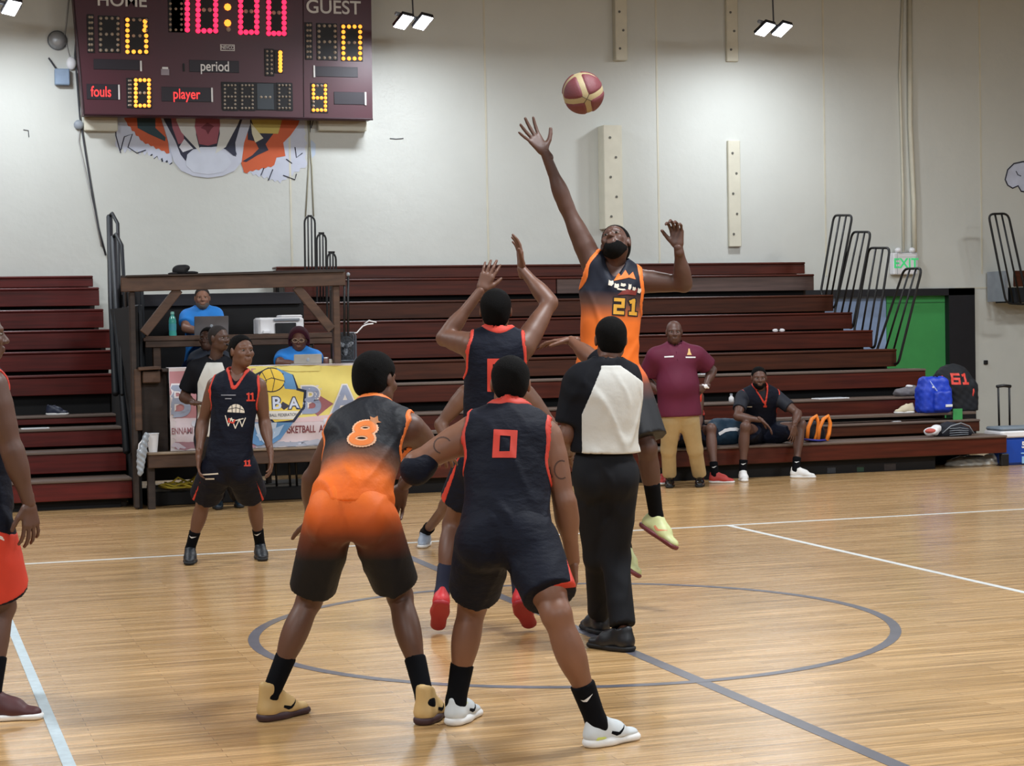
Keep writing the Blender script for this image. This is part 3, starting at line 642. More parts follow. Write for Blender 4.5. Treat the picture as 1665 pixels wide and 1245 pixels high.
# ------------------------------------------------------------------ wall fittings
def wallbox(name, label, cat, u0, v0, u1, v1, th, m, parts=True, seat=0):
    a = at(u0, v0, 1, WY - th - seat); b = at(u1, v1, 1, WY - th - seat)
    return a, b
cream = M['cream']
for lab, u0, v0, u1, v1, th in [('upper left cream backing board bolted to the wall', 999, -60, 1021, 98, .12), ('upper right cream backing board bolted to the wall', 1180, -60, 1201, 100, .06),
                            ('long cream post on the wall behind the jumping player', 981, 203, 1014, 372, .22), ('long cream board with bolt holes, right of the jumping player', 1184, 228, 1206, 401, .06)]:
    a = at(u0, v0, 1, WY - th); b = at(u1, v1, 1, WY - th); t = thing('backing_board', lab, 'board', (a[0], WY, b[2]))
    MB().box((a[0], WY - th, b[2]), (b[0], WY, a[2]), .008).build('board', cream, t)
    for i in range(5):
        z = lerp(b[2], a[2], .12 + .19*i); x = lerp(a[0], b[0], .35 + .3*(i % 2)); MB().lathe((x, WY - th, z), [(0, .008), (.016, .008), (.018, 0)], 8, (V([1., 0, 0]), V([0, 0, 1.]), V([0, -1., 0]))).build('bolt', mat('bolt', '5b5a52', .5), t)
def conduit(lab, pts, r, m, y=WY, name='conduit'):
    P = [at(u, v, 1, y - r - .003) for u, v in pts]; o = MB().tube(P, r, 8); return solo(name, o, m, P[0], 1, label=lab, category='pipe' if name == 'conduit' else 'cable')
conduit('thin cream conduit running down the wall above the exit sign, left one', [(1468, -20), (1463, 120), (1468, 300), (1469, 410)], .018, cream)
conduit('thicker cream conduit beside it reaching the exit sign', [(1479, -20), (1480, 200), (1486, 330), (1487, 410)], .035, cream)
cabm = mat('grey_cable', '3a3b40', .6); wc = mat('white_cable', 'b5b5b2', .6)
conduit('dark cable hanging from the scoreboard down to the timber stand', [(128, -10), (122, 90), (130, 190), (146, 290), (160, 370), (172, 415)], .012, cabm, name='cable')
conduit('white cable looping beside the left edge of the scoreboard', [(112, -5), (105, 60), (112, 90), (128, 120), (133, 160), (128, 230), (150, 330), (165, 400)], .009, wc, name='cable')
for i, (u0, u1) in enumerate([(503, 497), (500, 510)]): conduit(['left', 'right'][i] + ' thin cream cord hanging from the scoreboard to the small rails', [(u0, 190), ((u0 + u1)/2 + 2, 270), (u1, 352)], .008, mat('cream_cord', 'a9a58f', .7), name='cable')
t = thing('wall_bell', 'round grey bell on the wall left of the scoreboard', 'bell', at(93, 66, 1, WY)); c = at(93, 66, 1, WY); fy = (V([1., 0, 0]), V([0, 0, 1.]), V([0, -1., 0]))
MB().lathe(c, [(0, .10), (.06, .095), (.10, .06), (.115, 0)], 24, fy).build('dome', mat('bell_grey', '9ea1a3', .4, metal=.3), t, 1); MB().lathe(c, [(.05, 0), (.115, .0), (.12, .02), (.115, .025)], 24, fy).build('rim', M['grey'], t)
a = at(89, 111, 1, WY - .1); b = at(114, 138, 1, WY - .1); t = thing('junction_box', 'grey wall box with a short antenna below the bell', 'box', (a[0], WY, b[2]))
MB().box((a[0], WY - .1, b[2]), (b[0], WY, a[2]), .01).build('case', mat('box_grey', '8397ae', .5), t); MB().tube([(a[0] + .02, WY - .06, a[2]), at(79, 94, 1, WY - .06)], .012, 6).build('antenna', cabm, t)
t = thing('wall_sensor', 'small white round sensor on the wall under the scoreboard corner', 'sensor', at(128, 203, 1, WY)); MB().ell(at(128, 203, 1, WY - .03), (.06, .04, .06)).build('dome', M['grey'], t, 1); MB().box(at(124, 209, 1, WY - .02), at(132, 203, 1, WY) + V([0, 0, .0]), .004).build('bracket', M['white'], t)
t = thing('wall_socket', 'small clear cable clip box beside the scoreboard', 'box', at(116, 103, 1, WY)); MB().ell(at(116, 103, 1, WY - .03), (.06, .04, .08)).build('case', M['white'], t, 1); MB().box(at(112, 112, 1, WY - .04), at(120, 106, 1, WY), .004).build('plate', M['grey'], t)
for lab, P_ in [('tiny dark L-shaped mark left on the wall', [(38, 211), (46, 212), (47, 223)]), ('tiny dark dashes on the wall right of the scoreboard', [(634, 225), (644, 226), (656, 225)])]:
    pp = [at(u, v, 1, WY - .004) for u, v in P_]; solo('wall_mark', MB().tube(pp, .006, 5), cabm, pp[0], label=lab, category='mark')
p = at(1602, 589, 1, WY); solo('wall_plug', MB().box(p - V([.03, .03, .03]), p + V([.03, 0, .03]), .006).ell(p - V([0, .03, 0]), (.016, .006, .016)), M['rubber'], p, label='small black square plug on the wall right of the doorway', category='plug')
# exit sign
a = at(1453, 411, 1, WY - .12); b = at(1493, 446, 1, WY - .12); t = thing('exit_sign', 'small white exit sign with green letters above the doorway', 'sign', (a[0], WY, b[2]))
sb_ = MB().box((a[0], WY - .12, b[2]), (b[0], WY, a[2]), .012).build('housing', M['white'], t); exg = mat('exit_green', '2e9a5a', .5, emit='37b56a', es=.8)
decal('lettering', text_mesh('EXIT', .19, .004), None, (lerp(a, b, .5)[0], WY - .121, lerp(a, b, .5)[2]), (1, 0, 0), (0, 0, 1), exg, .002, parent=sb_)
for s in (-1, 1): MB().ell(((a[0] + b[0])/2 + s*.11, WY - .1, a[2] + .035), (.045, .045, .04)).build('lamp_head', M['white'], t, 1)
MB().tube([(a[0] + .04, WY - .15, b[2]), (a[0] + .04, WY - .15, a[2]), (b[0] - .04, WY - .15, a[2]), (b[0] - .04, WY - .15, b[2])], .004, 5).build('wire_guard', M['grey'], t)
# ------------------------------------------------------------------ hanging floodlights (they light the wall)
LY = 12.3
lm = mat('lamp_panel', 'ffffff', .3, emit='f2f5ff', es=22)
for i, (cu, cv, wdt, lab) in enumerate([(1, 12, 24, 'twin floodlight hanging at the top left corner'), (672, 36, 26, 'twin floodlight hanging right of the scoreboard'), (1258, 48, 34, 'twin floodlight hanging at upper right')]):
    ctr = at(cu, cv, 1, LY); t = thing('floodlight', lab, 'lamp', ctr)
    tilt = V([.0, -.50, -.86]); nz = unit(tilt); ax = unit(V([1, .35, 0]) - nz*(V([1, .35, 0]) @ nz)); ay = np.cross(nz, ax)
    for s in (-1, 1):
        o = ctr + V([1., 0, 0])*s*.12; fr = (ax, ay, nz)
        h = MB().box((-.085, -.13, -.05), (.085, .13, .0), .01, fr, o).build('lamp_head', M['blackpl'], t)
        MB().box((-.075, -.12, 0), (.075, .12, .012), .004, fr, o).build('light_panel', lm, h)
    MB().box((-.24, -.02, -.09), (.24, .02, -.05), .005, (ax, ay, nz), ctr).build('bracket', M['grey'], t)
    MB().tube([ctr + V([0, 0, .08]), ctr + V([-.03, 0, 1.2]), ctr + V([-.03, 0, 3.2])], .01, 6).build('hanging_wire', cabm, t)
    area('floodlight_light', tuple(ctr + V([0, 0, -.05])), (.5, .3), 95, (.86, .92, 1.0), tuple(ctr + V([0, .12, -2])), 175)
# ------------------------------------------------------------------ scoreboard
BY = 13.42
def bp(X, Y, y=BY): return at(100 + X/3.083, Y/3.083, 1, y)      # measured on an enlarged view
sbp = thing('scoreboard', 'large maroon electronic scoreboard on the wall, clock lit red', 'scoreboard', bp(800, 560))
cas = mat('scoreboard_maroon', '42101f', .42, noise=.1, nscale=2); 
pl = [bp(55, 0), bp(112, 575), bp(1560, 598), bp(1555, 0)]; up = V([0, 0, 1.2]); pl = [pl[0] + up*.6 + V([-.03, 0, 0]), pl[1], pl[2], pl[3] + up*.6]
case = MB().prism([(p[0], p[2]) for p in pl], (0, BY, 0), (1, 0, 0), (0, 0, 1), -.26).build('case', cas, sbp)
trim_m = mat('dark_red_edge', '2b0c16', .5)
MB().tube([pl[1] + V([0, -.004, 0]), pl[2] + V([0, -.004, 0])], .014, 6).build('edge_trim', trim_m, case); MB().tube([pl[0] + V([0, -.004, 0]), pl[1] + V([0, -.004, 0])], .010, 6).build('edge_trim', trim_m, case)
s1 = bp(1215, 0); s2 = bp(1215, 590); MB().tube([s1 + V([0, -.003, .6]), s2 + V([0, -.003, 0])], .006, 6).build('seam', trim_m, case)
for A_, B_ in ((115, 285), (1290, 1535)):
    a, b = bp(A_, 580, WY - .15), bp(B_, 655, WY - .15); MB().box((a[0], BY + .27, b[2]), (b[0], WY, a[2] + .2), .01).build('wall_bracket', M['cream'], sbp)
MB().box((pl[1][0] + .1, BY + .26, pl[1][2] + .15), (pl[2][0] - .08, WY, pl[1][2] + 3), .01).build('wall_bracket', M['cream'], sbp)
wp = mat('scoreboard_white', 'd9d6d2', .5); bk = mat('display_black', '0a070c', .6); am = mat('amber_bulb', 'ffb050', .3, emit='ff9430', es=2.0); rd = mat('red_bulb', 'ff3355', .3, emit='ff2850', es=2.2); off = mat('unlit_bulb', 'b3a695', .35)
def rect(name, X0, Y0, X1, Y1, m, th=.01, par=None, **kw):
    a, b = bp(X0, Y0), bp(X1, Y1); return MB().box((a[0], BY - th, b[2]), (b[0], BY + .005, a[2]), .002).build(name, m, par or sbp, **kw)
def txt(s, X, Y, H, m, sx=1., bold=.0, par=None, name='lettering'):
    c = bp(X, Y); h = abs(bp(X, Y)[2] - bp(X, Y + H)[2]); sz = h/.70; decal(name, text_mesh(s, sz, bold, sx), None, (c[0], BY - .012, c[2]), (1, 0, 0), (0, 0, 1), m, .002, parent=par or case)
txt('HOME', 302, 5, 62, wp, 1.0, .003); txt('GUEST', 1362, 40, 66, wp, 1.0, .003)
def bulbs(name, pts, m, par, r=.028, lit=True):
    mb = MB()
    for X, Y in pts:
        c = bp(X, Y); mb.lathe((c[0], BY - .012, c[2]), [(0, .022), (r*.6, .018), (r, 0)], 8, fy)
    mb.build(name, m, par, 1, kind='stuff')
def dgrid(X0, Y0, X1, Y1, segs, nc=4, nr=7, r=.026, m=am, ghost=True, name='digit'):
    p = rect(name, X0 - 14, Y0 - 14, X1 + 14, Y1 + 14, bk, .012); xs = np.linspace(X0, X1, nc); ys = np.linspace(Y0, Y1, nr); on = []; of = []
    for i in range(nc):
        for j in range(nr):
            e = set(); h = nr//2
            if j == 0: e.add('a')
            if j == nr - 1: e.add('d')
            if j == h: e.add('g')
            if i == 0 and j <= h: e.add('f')
            if i == 0 and j >= h: e.add('e')
            if i == nc - 1 and j <= h: e.add('b')
            if i == nc - 1 and j >= h: e.add('c')
            if not e: continue
            corner = (i in (0, nc - 1)) and (j in (0, nr - 1, h))
            lit = any(q in segs for q in e) if not (j == h and 'g' not in segs and not corner) else False
            (on if lit else of).append((xs[i], ys[j]))
    if on: bulbs('lit_bulbs', on, m, p, r)
    if of and ghost: bulbs('unlit_bulbs', of, off, p, r*.8)
dgrid(140, 86, 152, 252, '', 2, 7, .022); dgrid(196, 92, 282, 252, ''); dgrid(330, 100, 424, 260, 'fed' + 'c')
bulbs('lit_bulbs', [(418, 108), (420, 130), (416, 152)], am, case)
dgrid(545, -60, 600, 150, '', 3, 9, .022); dgrid(560, -60, 630, 150, 'bc', 2, 9, .033, rd, False); dgrid(684, -55, 772, 155, 'abcdef', 4, 9, .033, rd); dgrid(897, -48, 978, 162, 'abcdef', 4, 9, .033, rd); dgrid(1038, -40, 1115, 168, 'abcdef', 4, 9, .033, rd)
bulbs('colon_bulbs', [(832, 36), (832, 116)], am, case, .045); bulbs('unlit_bulbs', [(836, 148)], off, case, .03)
dgrid(1232, 126, 1246, 286, '', 2, 7, .022); dgrid(1290, 130, 1370, 290, ''); dgrid(1412, 134, 1496, 294, 'abcdef')
dgrid(1030, 258, 1052, 368, '', 2, 6, .02); dgrid(1080, 264, 1096, 354, 'bc', 2, 6, .028, am, False)
dgrid(338, 405, 346, 528, '', 2, 7, .018); dgrid(372, 402, 438, 530, 'abcdef', 4, 7, .024)
dgrid(1262, 430, 1322, 552, 'bcd' + 'fg', 4, 7, .022)
rect('player_panel', 800, 410, 1160, 555, bk)
for x in (818, 905, 1090): dgrid(x, 428, x + 52, 542, '', 4, 7, .018)
bulbs('unlit_bulbs', [(1000, 487), (1022, 487), (1044, 487)], off, case, .018); rect('panel_insert', 978, 418, 1065, 550, mat('panel_teal', '16222b', .4), .014)
blank = mat('blank_panel', '170d1a', .5); rl = mat('red_lettering', 'ff4040', .4, emit='e02a2a', es=.9)
rect('label_panel', 160, 295, 390, 352, blank); rect('label_panel', 640, 300, 890, 366, blank); rect('label_panel', 1268, 332, 1485, 388, blank); rect('label_panel', 1365, 460, 1525, 525, blank); rect('label_panel', 125, 420, 290, 500, blank); rect('label_panel', 500, 435, 755, 512, blank)
for X, Y0_, Y1_ in [(398, 305, 358), (612, 318, 358), (1266, 328, 388), (1523, 462, 528), (288, 425, 500), (754, 440, 512)]: rect('panel_tab', X - 5, Y0_, X + 5, Y1_, wp if X != 612 else bk, .016)
txt('period', 768, 335, 50, wp, .78, .002); txt('fouls', 198, 462, 52, rl, .72, .002); txt('player', 626, 474, 50, rl, .78, .002)
rect('maker_plate', 795, 222, 868, 256, wp); rect('maker_plate', 799, 226, 864, 252, cas, .013); txt('NEVCO', 832, 239, 17, wp, .8, .001)
rect('lock_plate', 498, 345, 540, 378, mat('lock_grey', '8a7f84', .5), .014); rect('lock_plate', 504, 336, 534, 348, wp, .014)
# ------------------------------------------------------------------ painted mural below the board: loose patches of flat paint
mu_t = thing('wall_mural', 'orange white and black painted fur mural on the wall below the scoreboard', 'mural', at(350, 240, 1, WY))
def mp_(X, Y): p = at(160 + X/4.1625, 160 + Y/4.1625, 1, WY); return (p[0], p[2])
def patch(name, pts, col, lev):
    MB().prism([mp_(*q) for q in pts], (0, WY, 0), (1, 0, 0), (0, 0, 1), .004*lev).build(name, mat('mural_' + col, col, .7, noise=.04), mu_t)
def zig(a, b, n, amp, sd=3):
    rnd = random.Random(sd); a, b = V(a, float), V(b, float); d = b - a; nn = V([-d[1], d[0]])/np.linalg.norm(d); out = []
    for i in range(n):
        out.append(tuple(a + d*(i/n))); out.append(tuple(a + d*((i + .6)/n) + nn*amp*(.6 + .7*rnd.random())))
    return out + [tuple(b)]
patch('fur_patch', zig((118, 60), (120, 330), 5, 8, 1) + zig((130, 330), (330, 360), 6, 26, 2) + zig((330, 360), (500, 430), 5, 22, 5) + [(480, 60)], 'c3c8d6', 1)
patch('dark_patch', [(330, 345)] + zig((345, 370), (500, 440), 6, 20, 8) + [(490, 390), (420, 365)], '262a3c', .5)
patch('fur_patch', [(960, 60), (1385, 60)] + zig((1385, 60), (1400, 470), 6, -16, 9) + zig((1400, 470), (1230, 575), 4, 14, 6) + zig((1230, 575), (975, 500), 7, 20, 4) + [(975, 300)], 'c3c8d6', 1)
patch('fur_patch', [(1440, 280), (1470, 310), (1468, 380), (1440, 410), (1418, 350)], 'b9c7d8', 1)
patch('orange_patch', [(180, 60), (175, 140)] + zig((190, 160), (300, 290), 4, 10, 12) + zig((300, 290), (480, 370), 5, 12, 7) + [(470, 290), (400, 60)], 'c25a35', 2)
patch('dark_patch', [(255, 60), (265, 200), (340, 240), (450, 290), (455, 265), (385, 200), (385, 60)], '2a4046', 3)
patch('orange_patch', [(985, 250), (1000, 60), (1390, 60), (1350, 180), (1300, 250), (1250, 300), (1265, 390), (1205, 400), (1190, 450)] + zig((1190, 450), (985, 500), 5, -10, 10) + [(965, 430)], 'c85c34', 2)
patch('dark_patch', [(1010, 60), (1010, 280), (1060, 290), (1085, 340), (1040, 385), (975, 425), (1000, 430), (1075, 385), (1150, 350), (1130, 310), (1190, 230), (1260, 60)], '2b2c3d', 3)
patch('yellow_patch', [(1030, 60), (1035, 150), (1065, 235), (1215, 240), (1240, 150), (1245, 60)], 'c9b45e', 4)
patch('cream_patch', [(1030, 165), (1115, 270), (1060, 300), (1038, 240)], 'd9d3b4', 5)
patch('white_patch', [(400, 60), (440, 180), (470, 290), (510, 430), (560, 490), (640, 525), (740, 538), (840, 525), (920, 490), (968, 430), (985, 300), (1025, 180), (1025, 60)], 'bfc3cf', 3.5)
patch('dark_patch', [(400, 60), (450, 160), (520, 290), (555, 380), (590, 425), (605, 375), (640, 345), (800, 325), (860, 345), (930, 395), (925, 300), (960, 180), (1000, 60)], '2a2b3d', 4)
patch('pink_patch', [(480, 60), (500, 200), (540, 310), (580, 300), (560, 60)], 'a3606b', 4.5)
patch('tooth', [(525, 150), (560, 230), (690, 370), (660, 250), (650, 60), (540, 60)], 'cfcfc8', 5); patch('tooth', [(810, 60), (820, 240), (790, 375), (860, 330), (940, 180), (990, 60)], 'cfcfc8', 5)
patch('tooth', [(545, 330), (580, 275), (640, 340), (570, 365)], 'cfcfd4', 5)
patch('tongue', [(665, 60), (650, 190), (680, 310), (740, 320), (800, 305), (822, 180), (810, 60)], '9f5560', 6); patch('tongue_mark', [(690, 200), (735, 165), (780, 190), (760, 210), (740, 245), (725, 215)], '6f2c36', 7)
patch('white_patch', [(600, 380), (690, 330), (800, 330), (870, 380), (900, 440), (840, 500), (740, 515), (640, 500), (590, 450)], 'c4c9d4', 4.5)
patch('dark_patch', [(860, 345), (910, 300), (935, 380), (915, 390)], '2c2f42', 5)
for ln in [[(120, 60), (118, 250), (150, 370)], [(150, 350), (175, 260), (230, 240), (200, 330), (260, 370), (320, 350)], [(1270, 410), (1310, 440)], [(1250, 520), (1330, 550), (1340, 510)], [(1330, 330), (1340, 400), (1380, 370)], [(1180, 480), (1150, 555)], [(1120, 470), (1100, 520)], [(1440, 60), (1430, 230)], [(1460, 120), (1440, 200)]]:
    MB().tube([(mp_(*q)[0], WY - .008, mp_(*q)[1]) for q in ln], .006, 4).build('ink_line', mat('mural_ink', '262838', .7), mu_t)
# pale painted blob cut by the right edge
t = thing('wall_mural', 'pale blue-white painted blob with black outline at the right edge', 'mural', at(1655, 288, 1, WY))
pb = [(1634, 292), (1638, 276), (1648, 266), (1662, 263), (1690, 262), (1700, 300), (1680, 318), (1668, 312), (1660, 311), (1655, 302), (1646, 306), (1638, 301)]
P3 = [at(u, v, 1, WY) for u, v in pb]; MB().prism([(p[0], p[2]) for p in P3], (0, WY, 0), (1, 0, 0), (0, 0, 1), .004).build('paint_patch', mat('mural_pale', 'c6cde0', .7), t)
MB().tube([p - V([0, .006, 0]) for p in P3], .010, 5, closed=True).build('ink_line', mat('mural_ink', '262838', .7), t); MB().tube([at(1652, 278, 1, WY - .006), at(1655, 284, 1, WY - .006), at(1660, 286, 1, WY - .006)], .007, 5).build('ink_line', mat('mural_ink', '262838', .7), t)
# ------------------------------------------------------------------ timber scorers' stand
SY = 8.4; MY = 9.2
st = thing('scorers_stand', 'dark timber two-storey scorers stand between the bleachers', 'stand', (-.3, SY, 0)); T_, TD = M['timber'], M['timberd']
def bx(name, u0, v0, u1, v1, y, th, m, par=st, ch=.008, **kw):
    a, b = at(u0, v0, 1, y), at(u1, v1, 1, y); return MB().box((min(a[0], b[0]), y, min(a[2], b[2])), (max(a[0], b[0]), y + th, max(a[2], b[2])), ch).build(name, m, par, **kw)
def beam(name, u0, v0, u1, v1, w, y, th, m, par=st):
    a, b = at(u0, v0, 1, y), at(u1, v1, 1, y); d = unit(b - a); n = unit(np.cross(d, (0, 1., 0))); L = np.linalg.norm(b - a)
    return MB().box((0, 0, -w/2), (L, th, w/2), .006, (d, V([0, 1., 0]), n), a).build(name, m, par)
beam('top_beam', 197, 463, 562, 453, .135, SY, .05, T_); beam('top_beam', 197, 458, 562, 447, .13, SY + 1.5, .05, TD)
beam('top_rail', 205, 449, 560, 441, .02, SY - .02, .12, TD)
bx('post', 210, 474, 228, 826, SY + .03, .09, TD); bx('post', 541, 464, 556, 640, SY + .03, .09, T_); bx('post', 590, 600, 604, 790, SY + .15, .09, TD)
bx('post', 203, 474, 214, 790, SY + 1.4, .09, TD); bx('post', 538, 470, 548, 640, SY + 1.45, .09, TD)
beam('brace', 291, 470, 234, 542, .09, SY + .02, .045, T_); beam('brace', 482, 466, 540, 536, .09, SY + .02, .045, T_)
beam('mid_beam', 236, 556, 560, 549, .115, MY - .02, .05, T_); a = at(232, 546, 1, MY); b = at(562, 540, 1, MY); MZ = float(at(400, 546, 1, MY)[2])
MB().box((a[0], MY - .03, MZ - .035), (b[0], MY + .5, MZ), .006).build('shelf', T_, st)
bx('strut', 248, 560, 262, 600, MY, .05, T_); bx('strut', 218, 600, 232, 700, SY + .02, .06, T_)
bx('side_panel', 228, 600, 275, 738, SY + .1, .05, TD); bx('side_rail', 232, 604, 262, 622, SY, .05, T_); beam('side_rail', 225, 600, 262, 598, .03, SY - .02, .3, T_)
beam('upper_back_board', 215, 489, 490, 484, .13, 10.55, .03, mat('grey_board', '2b2a30', .7))
MB().box((-1.33, 10.6, .1), (.72, 10.64, float(at(300, 478, 1, 10.6)[2]))).build('aisle_shade_panel', M['dark'], st)  # added near-black sheet in place of the dark aisle behind the stand
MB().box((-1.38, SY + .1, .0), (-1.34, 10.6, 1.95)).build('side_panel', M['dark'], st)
# lower desk and bench plank
MB().box((-1.14, SY - .06, 1.315), (.95, SY + .28, 1.345), .006).build('desk_top', TD, st)
MB().box((-1.2, SY + .42, .80), (.9, SY + .72, .84), .006).build('official_bench', TD, st); MB().box((-1.25, MY + .5, 1.12), (.3, MY + .95, 1.16), .006).build('official_bench', TD, st)
bl_ = at(240, 752, 1, SY - .08); br_ = at(735, 735, 1, SY - .08)
MB().box((bl_[0], SY - .10, .40), (.98, SY - .05, .525), .006).build('bench_board', T_, st); MB().box((bl_[0], SY - .11, .525), (.98, SY + .28, .55), .006).build('bench_plank', mat('pale_plank', '8a7a68', .5, noise=.3, nscale=4, stretch=(1, 5, 5)), st)
for x in (-1.3, .9): MB().box((x, SY - .03, 0), (x + .07, SY + .05, .40), .005).build('bench_leg', TD, st)
for x in (-.05, .62): MB().box((x, SY + .5, 0), (x + .05, SY + .56, 1.3), .004).build('desk_leg', TD, st)
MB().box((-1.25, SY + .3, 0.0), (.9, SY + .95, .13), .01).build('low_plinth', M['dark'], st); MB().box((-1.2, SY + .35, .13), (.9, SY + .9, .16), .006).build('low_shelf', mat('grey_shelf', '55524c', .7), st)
# ------------------------------------------------------------------ banner: cloth hung from the desk
NX, NZ = 90, 34; bz1 = 1.352; bz0 = .555; bx0 = float(at(275, 600, 1, SY - .1)[0]); bx1 = .90
def bn(x, z): return SY - .085 - .012*math.sin(x*9 + z*3)*(1 - (z - bz0)/(bz1 - bz0)) - .010*math.sin(x*4 + z*17) - .006*math.sin(x*23 - z*6)
ban = thing('banner', 'pink white and yellow basketball association banner hung on the desk', 'banner', ((bx0 + bx1)/2, SY - .1, bz0))
mb = MB(); vs = []; fs = []
for j in range(NZ + 1):
    for i in range(NX + 1):
        x = bx0 + (bx1 - bx0)*i/NX; z = bz0 + (bz1 - bz0)*j/NZ; vs.append((x, bn(x, z), z))
for j in range(NZ):
    for i in range(NX): k = j*(NX + 1) + i; fs.append((k, k + 1, k + NX + 2, k + NX + 1))
n0 = len(vs); vs += [(x, y + .004, z) for x, y, z in vs]; fs += [tuple(i + n0 for i in f[::-1]) for f in fs[:]]
vs += []; k = n0
mb.add(vs, fs); mb.add([(bx0, bn(bx0, bz1), bz1), (bx1, bn(bx1, bz1), bz1), (bx1, SY + .15, bz1 + .002), (bx0, SY + .15, bz1 + .002)], [(0, 1, 2, 3)])
cl = mb.build('cloth', mat('banner_white', 'cfc6c8', .7, noise=.04, sheen=.2), ban, 1)
BN_Y = SY - .1
def bq(X, Y): p = at(180 + X/2.964, 420 + Y/2.964, 1, BN_Y); return (p[0], p[2])
def pr(name, shp, m, off): decal(name, shp, cl, (0, BN_Y, 0), (1, 0, 0), (0, 0, 1), m, off, .07, parent=cl, back=.15)
def poly(name, pts, col, lv): pr(name, shape([bq(*q) for q in pts]), mat('banner_' + col, col, .7, noise=.05), .0015*lv)
poly('print_field', [(285, 545), (700, 530), (700, 770), (285, 770)], 'b98389', 1)
poly('print_field', [(660, 520), (1255, 515), (1255, 740), (1000, 775), (660, 770)], 'dfcf73', 1)
poly('print_field', [(285, 770), (1255, 765), (1255, 885), (285, 885)], 'd3c5cb', 1)
poly('print_field', [(285, 885), (700, 880), (700, 945), (285, 945)], 'a67f8c', 1); poly('print_field', [(700, 885), (1255, 870), (1255, 930), (700, 930)], '9aa0b0', 1)
poly('print_band', [(880, 770), (1255, 735), (1255, 775), (880, 790)], 'd5b9bd', 1.5)
poly('diamond', [(990, 650), (1075, 700), (1000, 760), (930, 700)], '9a6268', 2)
poly('swoosh_band', [(285, 885), (330, 890), (400, 935), (385, 945), (300, 930)], 'c9c2d2', 2); poly('swoosh_band', [(870, 900), (1000, 870), (1140, 925), (1100, 930), (1000, 895), (900, 930)], 'b3b7c6', 2)
def bt(s, X, Y, Hpx, col, lv, sx=1., bold=.0, out=None):
    c = bq(X, Y); h = Hpx/2.964/164.; sz = h/.70; vs, fs = text_mesh(s, sz, bold, sx)
    if out: v2, f2 = text_mesh(s, sz, bold + out[1], sx); pr('lettering', ([(c[0] + a, c[1] + b) for a, b in v2], f2), mat('banner_' + out[0], out[0], .7), .0015*(lv - .7))
    pr('lettering', ([(c[0] + a, c[1] + b) for a, b in vs], fs), mat('banner_' + col, col, .7), .0015*lv)
bt('B', 325, 697, 145, '9aa4bb', 3.4, 1, .010, ('e6e2e6', .016)); bt('.', 405, 752, 120, 'cfd0dc', 3, 1, .01)
bt('B', 965, 690, 125, '8e99b5', 3.8, 1, .010, ('e0dcd6', .014)); bt('.', 1040, 745, 110, 'c9cdd8', 3, 1, .01); bt('A', 1130, 685, 125, '8f9ab3', 3.8, 1, .010, ('d6d2cf', .014))
bt('BASKETBALL  ASSOCIATION', 1010, 822, 34, '7d3b42', 3, .62, .002); bt('ENNAMI', 345, 833, 30, '8c5a62', 3, .62, .001)
# shield emblem in the middle
poly('emblem', [(690, 560), (760, 525), (880, 560), (905, 625), (945, 635), (940, 720), (885, 790), (790, 800), (690, 700)], '1d2740', 4)
poly('emblem', [(700, 565), (765, 535), (872, 568), (895, 635), (932, 645), (928, 715), (878, 778), (790, 788), (700, 695)], 'e3c85a', 5)
poly('emblem', [(800, 527), (876, 560), (897, 632), (840, 628), (820, 570)], '5b8fbf', 6)
cp = [(775 + 62*math.cos(a), 585 + 55*math.sin(a)) for a in np.linspace(0, 2*math.pi, 28)[:-1]]; poly('emblem_ball', [(775 + 67*math.cos(a), 585 + 60*math.sin(a)) for a in np.linspace(0, 2*math.pi, 28)[:-1]], '20283a', 6); poly('emblem_ball', cp, 'e8c64a', 7)
for ln in [[(715, 600), (775, 575), (835, 590)], [(770, 530), (790, 585), (780, 640)], [(730, 550), (750, 590), (740, 630)]]:
    pr('ball_seam', strokes([[bq(*q) for q in ln]], .006), mat('banner_ink', '20283a', .6), .0015*8)
poly('emblem', [(690, 735), (910, 735), (880, 775), (690, 775)], 'd9d6cf', 6); bt('B', 800, 700, 55, 'c9d2e4', 7, 1, .004, ('2a3352', .01)); bt('A', 885, 700, 50, 'c9d2e4', 7, 1, .004, ('2a3352', .01)); bt('BASKETBALL FEDERATION', 805, 755, 14, '3a4052', 7.5, .8)
poly('diamond', [(830, 690), (865, 710), (835, 730), (815, 712)], '33313e', 6.5)
poly('emblem', [(660, 790), (880, 790), (820, 870), (740, 915), (680, 890)], '5d8dbd', 5); poly('emblem', [(690, 795), (800, 790), (790, 850), (720, 880)], 'c6d4e6', 6); poly('emblem', [(700, 850), (760, 830), (835, 800), (810, 850), (745, 895)], 'a9c2de', 6.5)
poly('paper_strip', [(800, 518), (1010, 515), (1010, 542), (890, 545), (800, 535)], 'e0d27a', 5)
# ------------------------------------------------------------------ things on and around the stand
def laptop(lab, u0, v0, u1, v1, y, m, z=None):
    a, b = at(u0, v1, 1, y), at(u1, v0, 1, y); z = z if z is not None else a[2]; t = thing('laptop', lab, 'laptop', (a[0], y, z)); w = b[0] - a[0]
    sc_ = MB().box((0, 0, 0), (w, .012, b[2] - z), .006, (V([1., 0, 0]), unit((0, 1, .0)), unit((0, -.14, 1))), (a[0], y, z + .012)).build('lid', m, t)
    c = (a[0] + w/2, y - (b[2] - z)*.07 - .001, z + (b[2] - z)*.55); MB().ell((c[0], c[1] - .0, c[2]), (.016, .003, .018)).build('lid_badge', M['grey'], sc_)
    MB().box((a[0], y + .005, z), (b[0], y + .17, z + .016), .005).build('base', m, t); k = MB()
    for j in range(4):
        for i in range(10): k.box((a[0] + .03 + i*(w - .06)/10, y + .03 + j*.022, z + .016), (a[0] + .03 + (i + .8)*(w - .06)/10, y + .046 + j*.022, z + .019))
    k.build('keyboard', M['blackpl'], t); return t
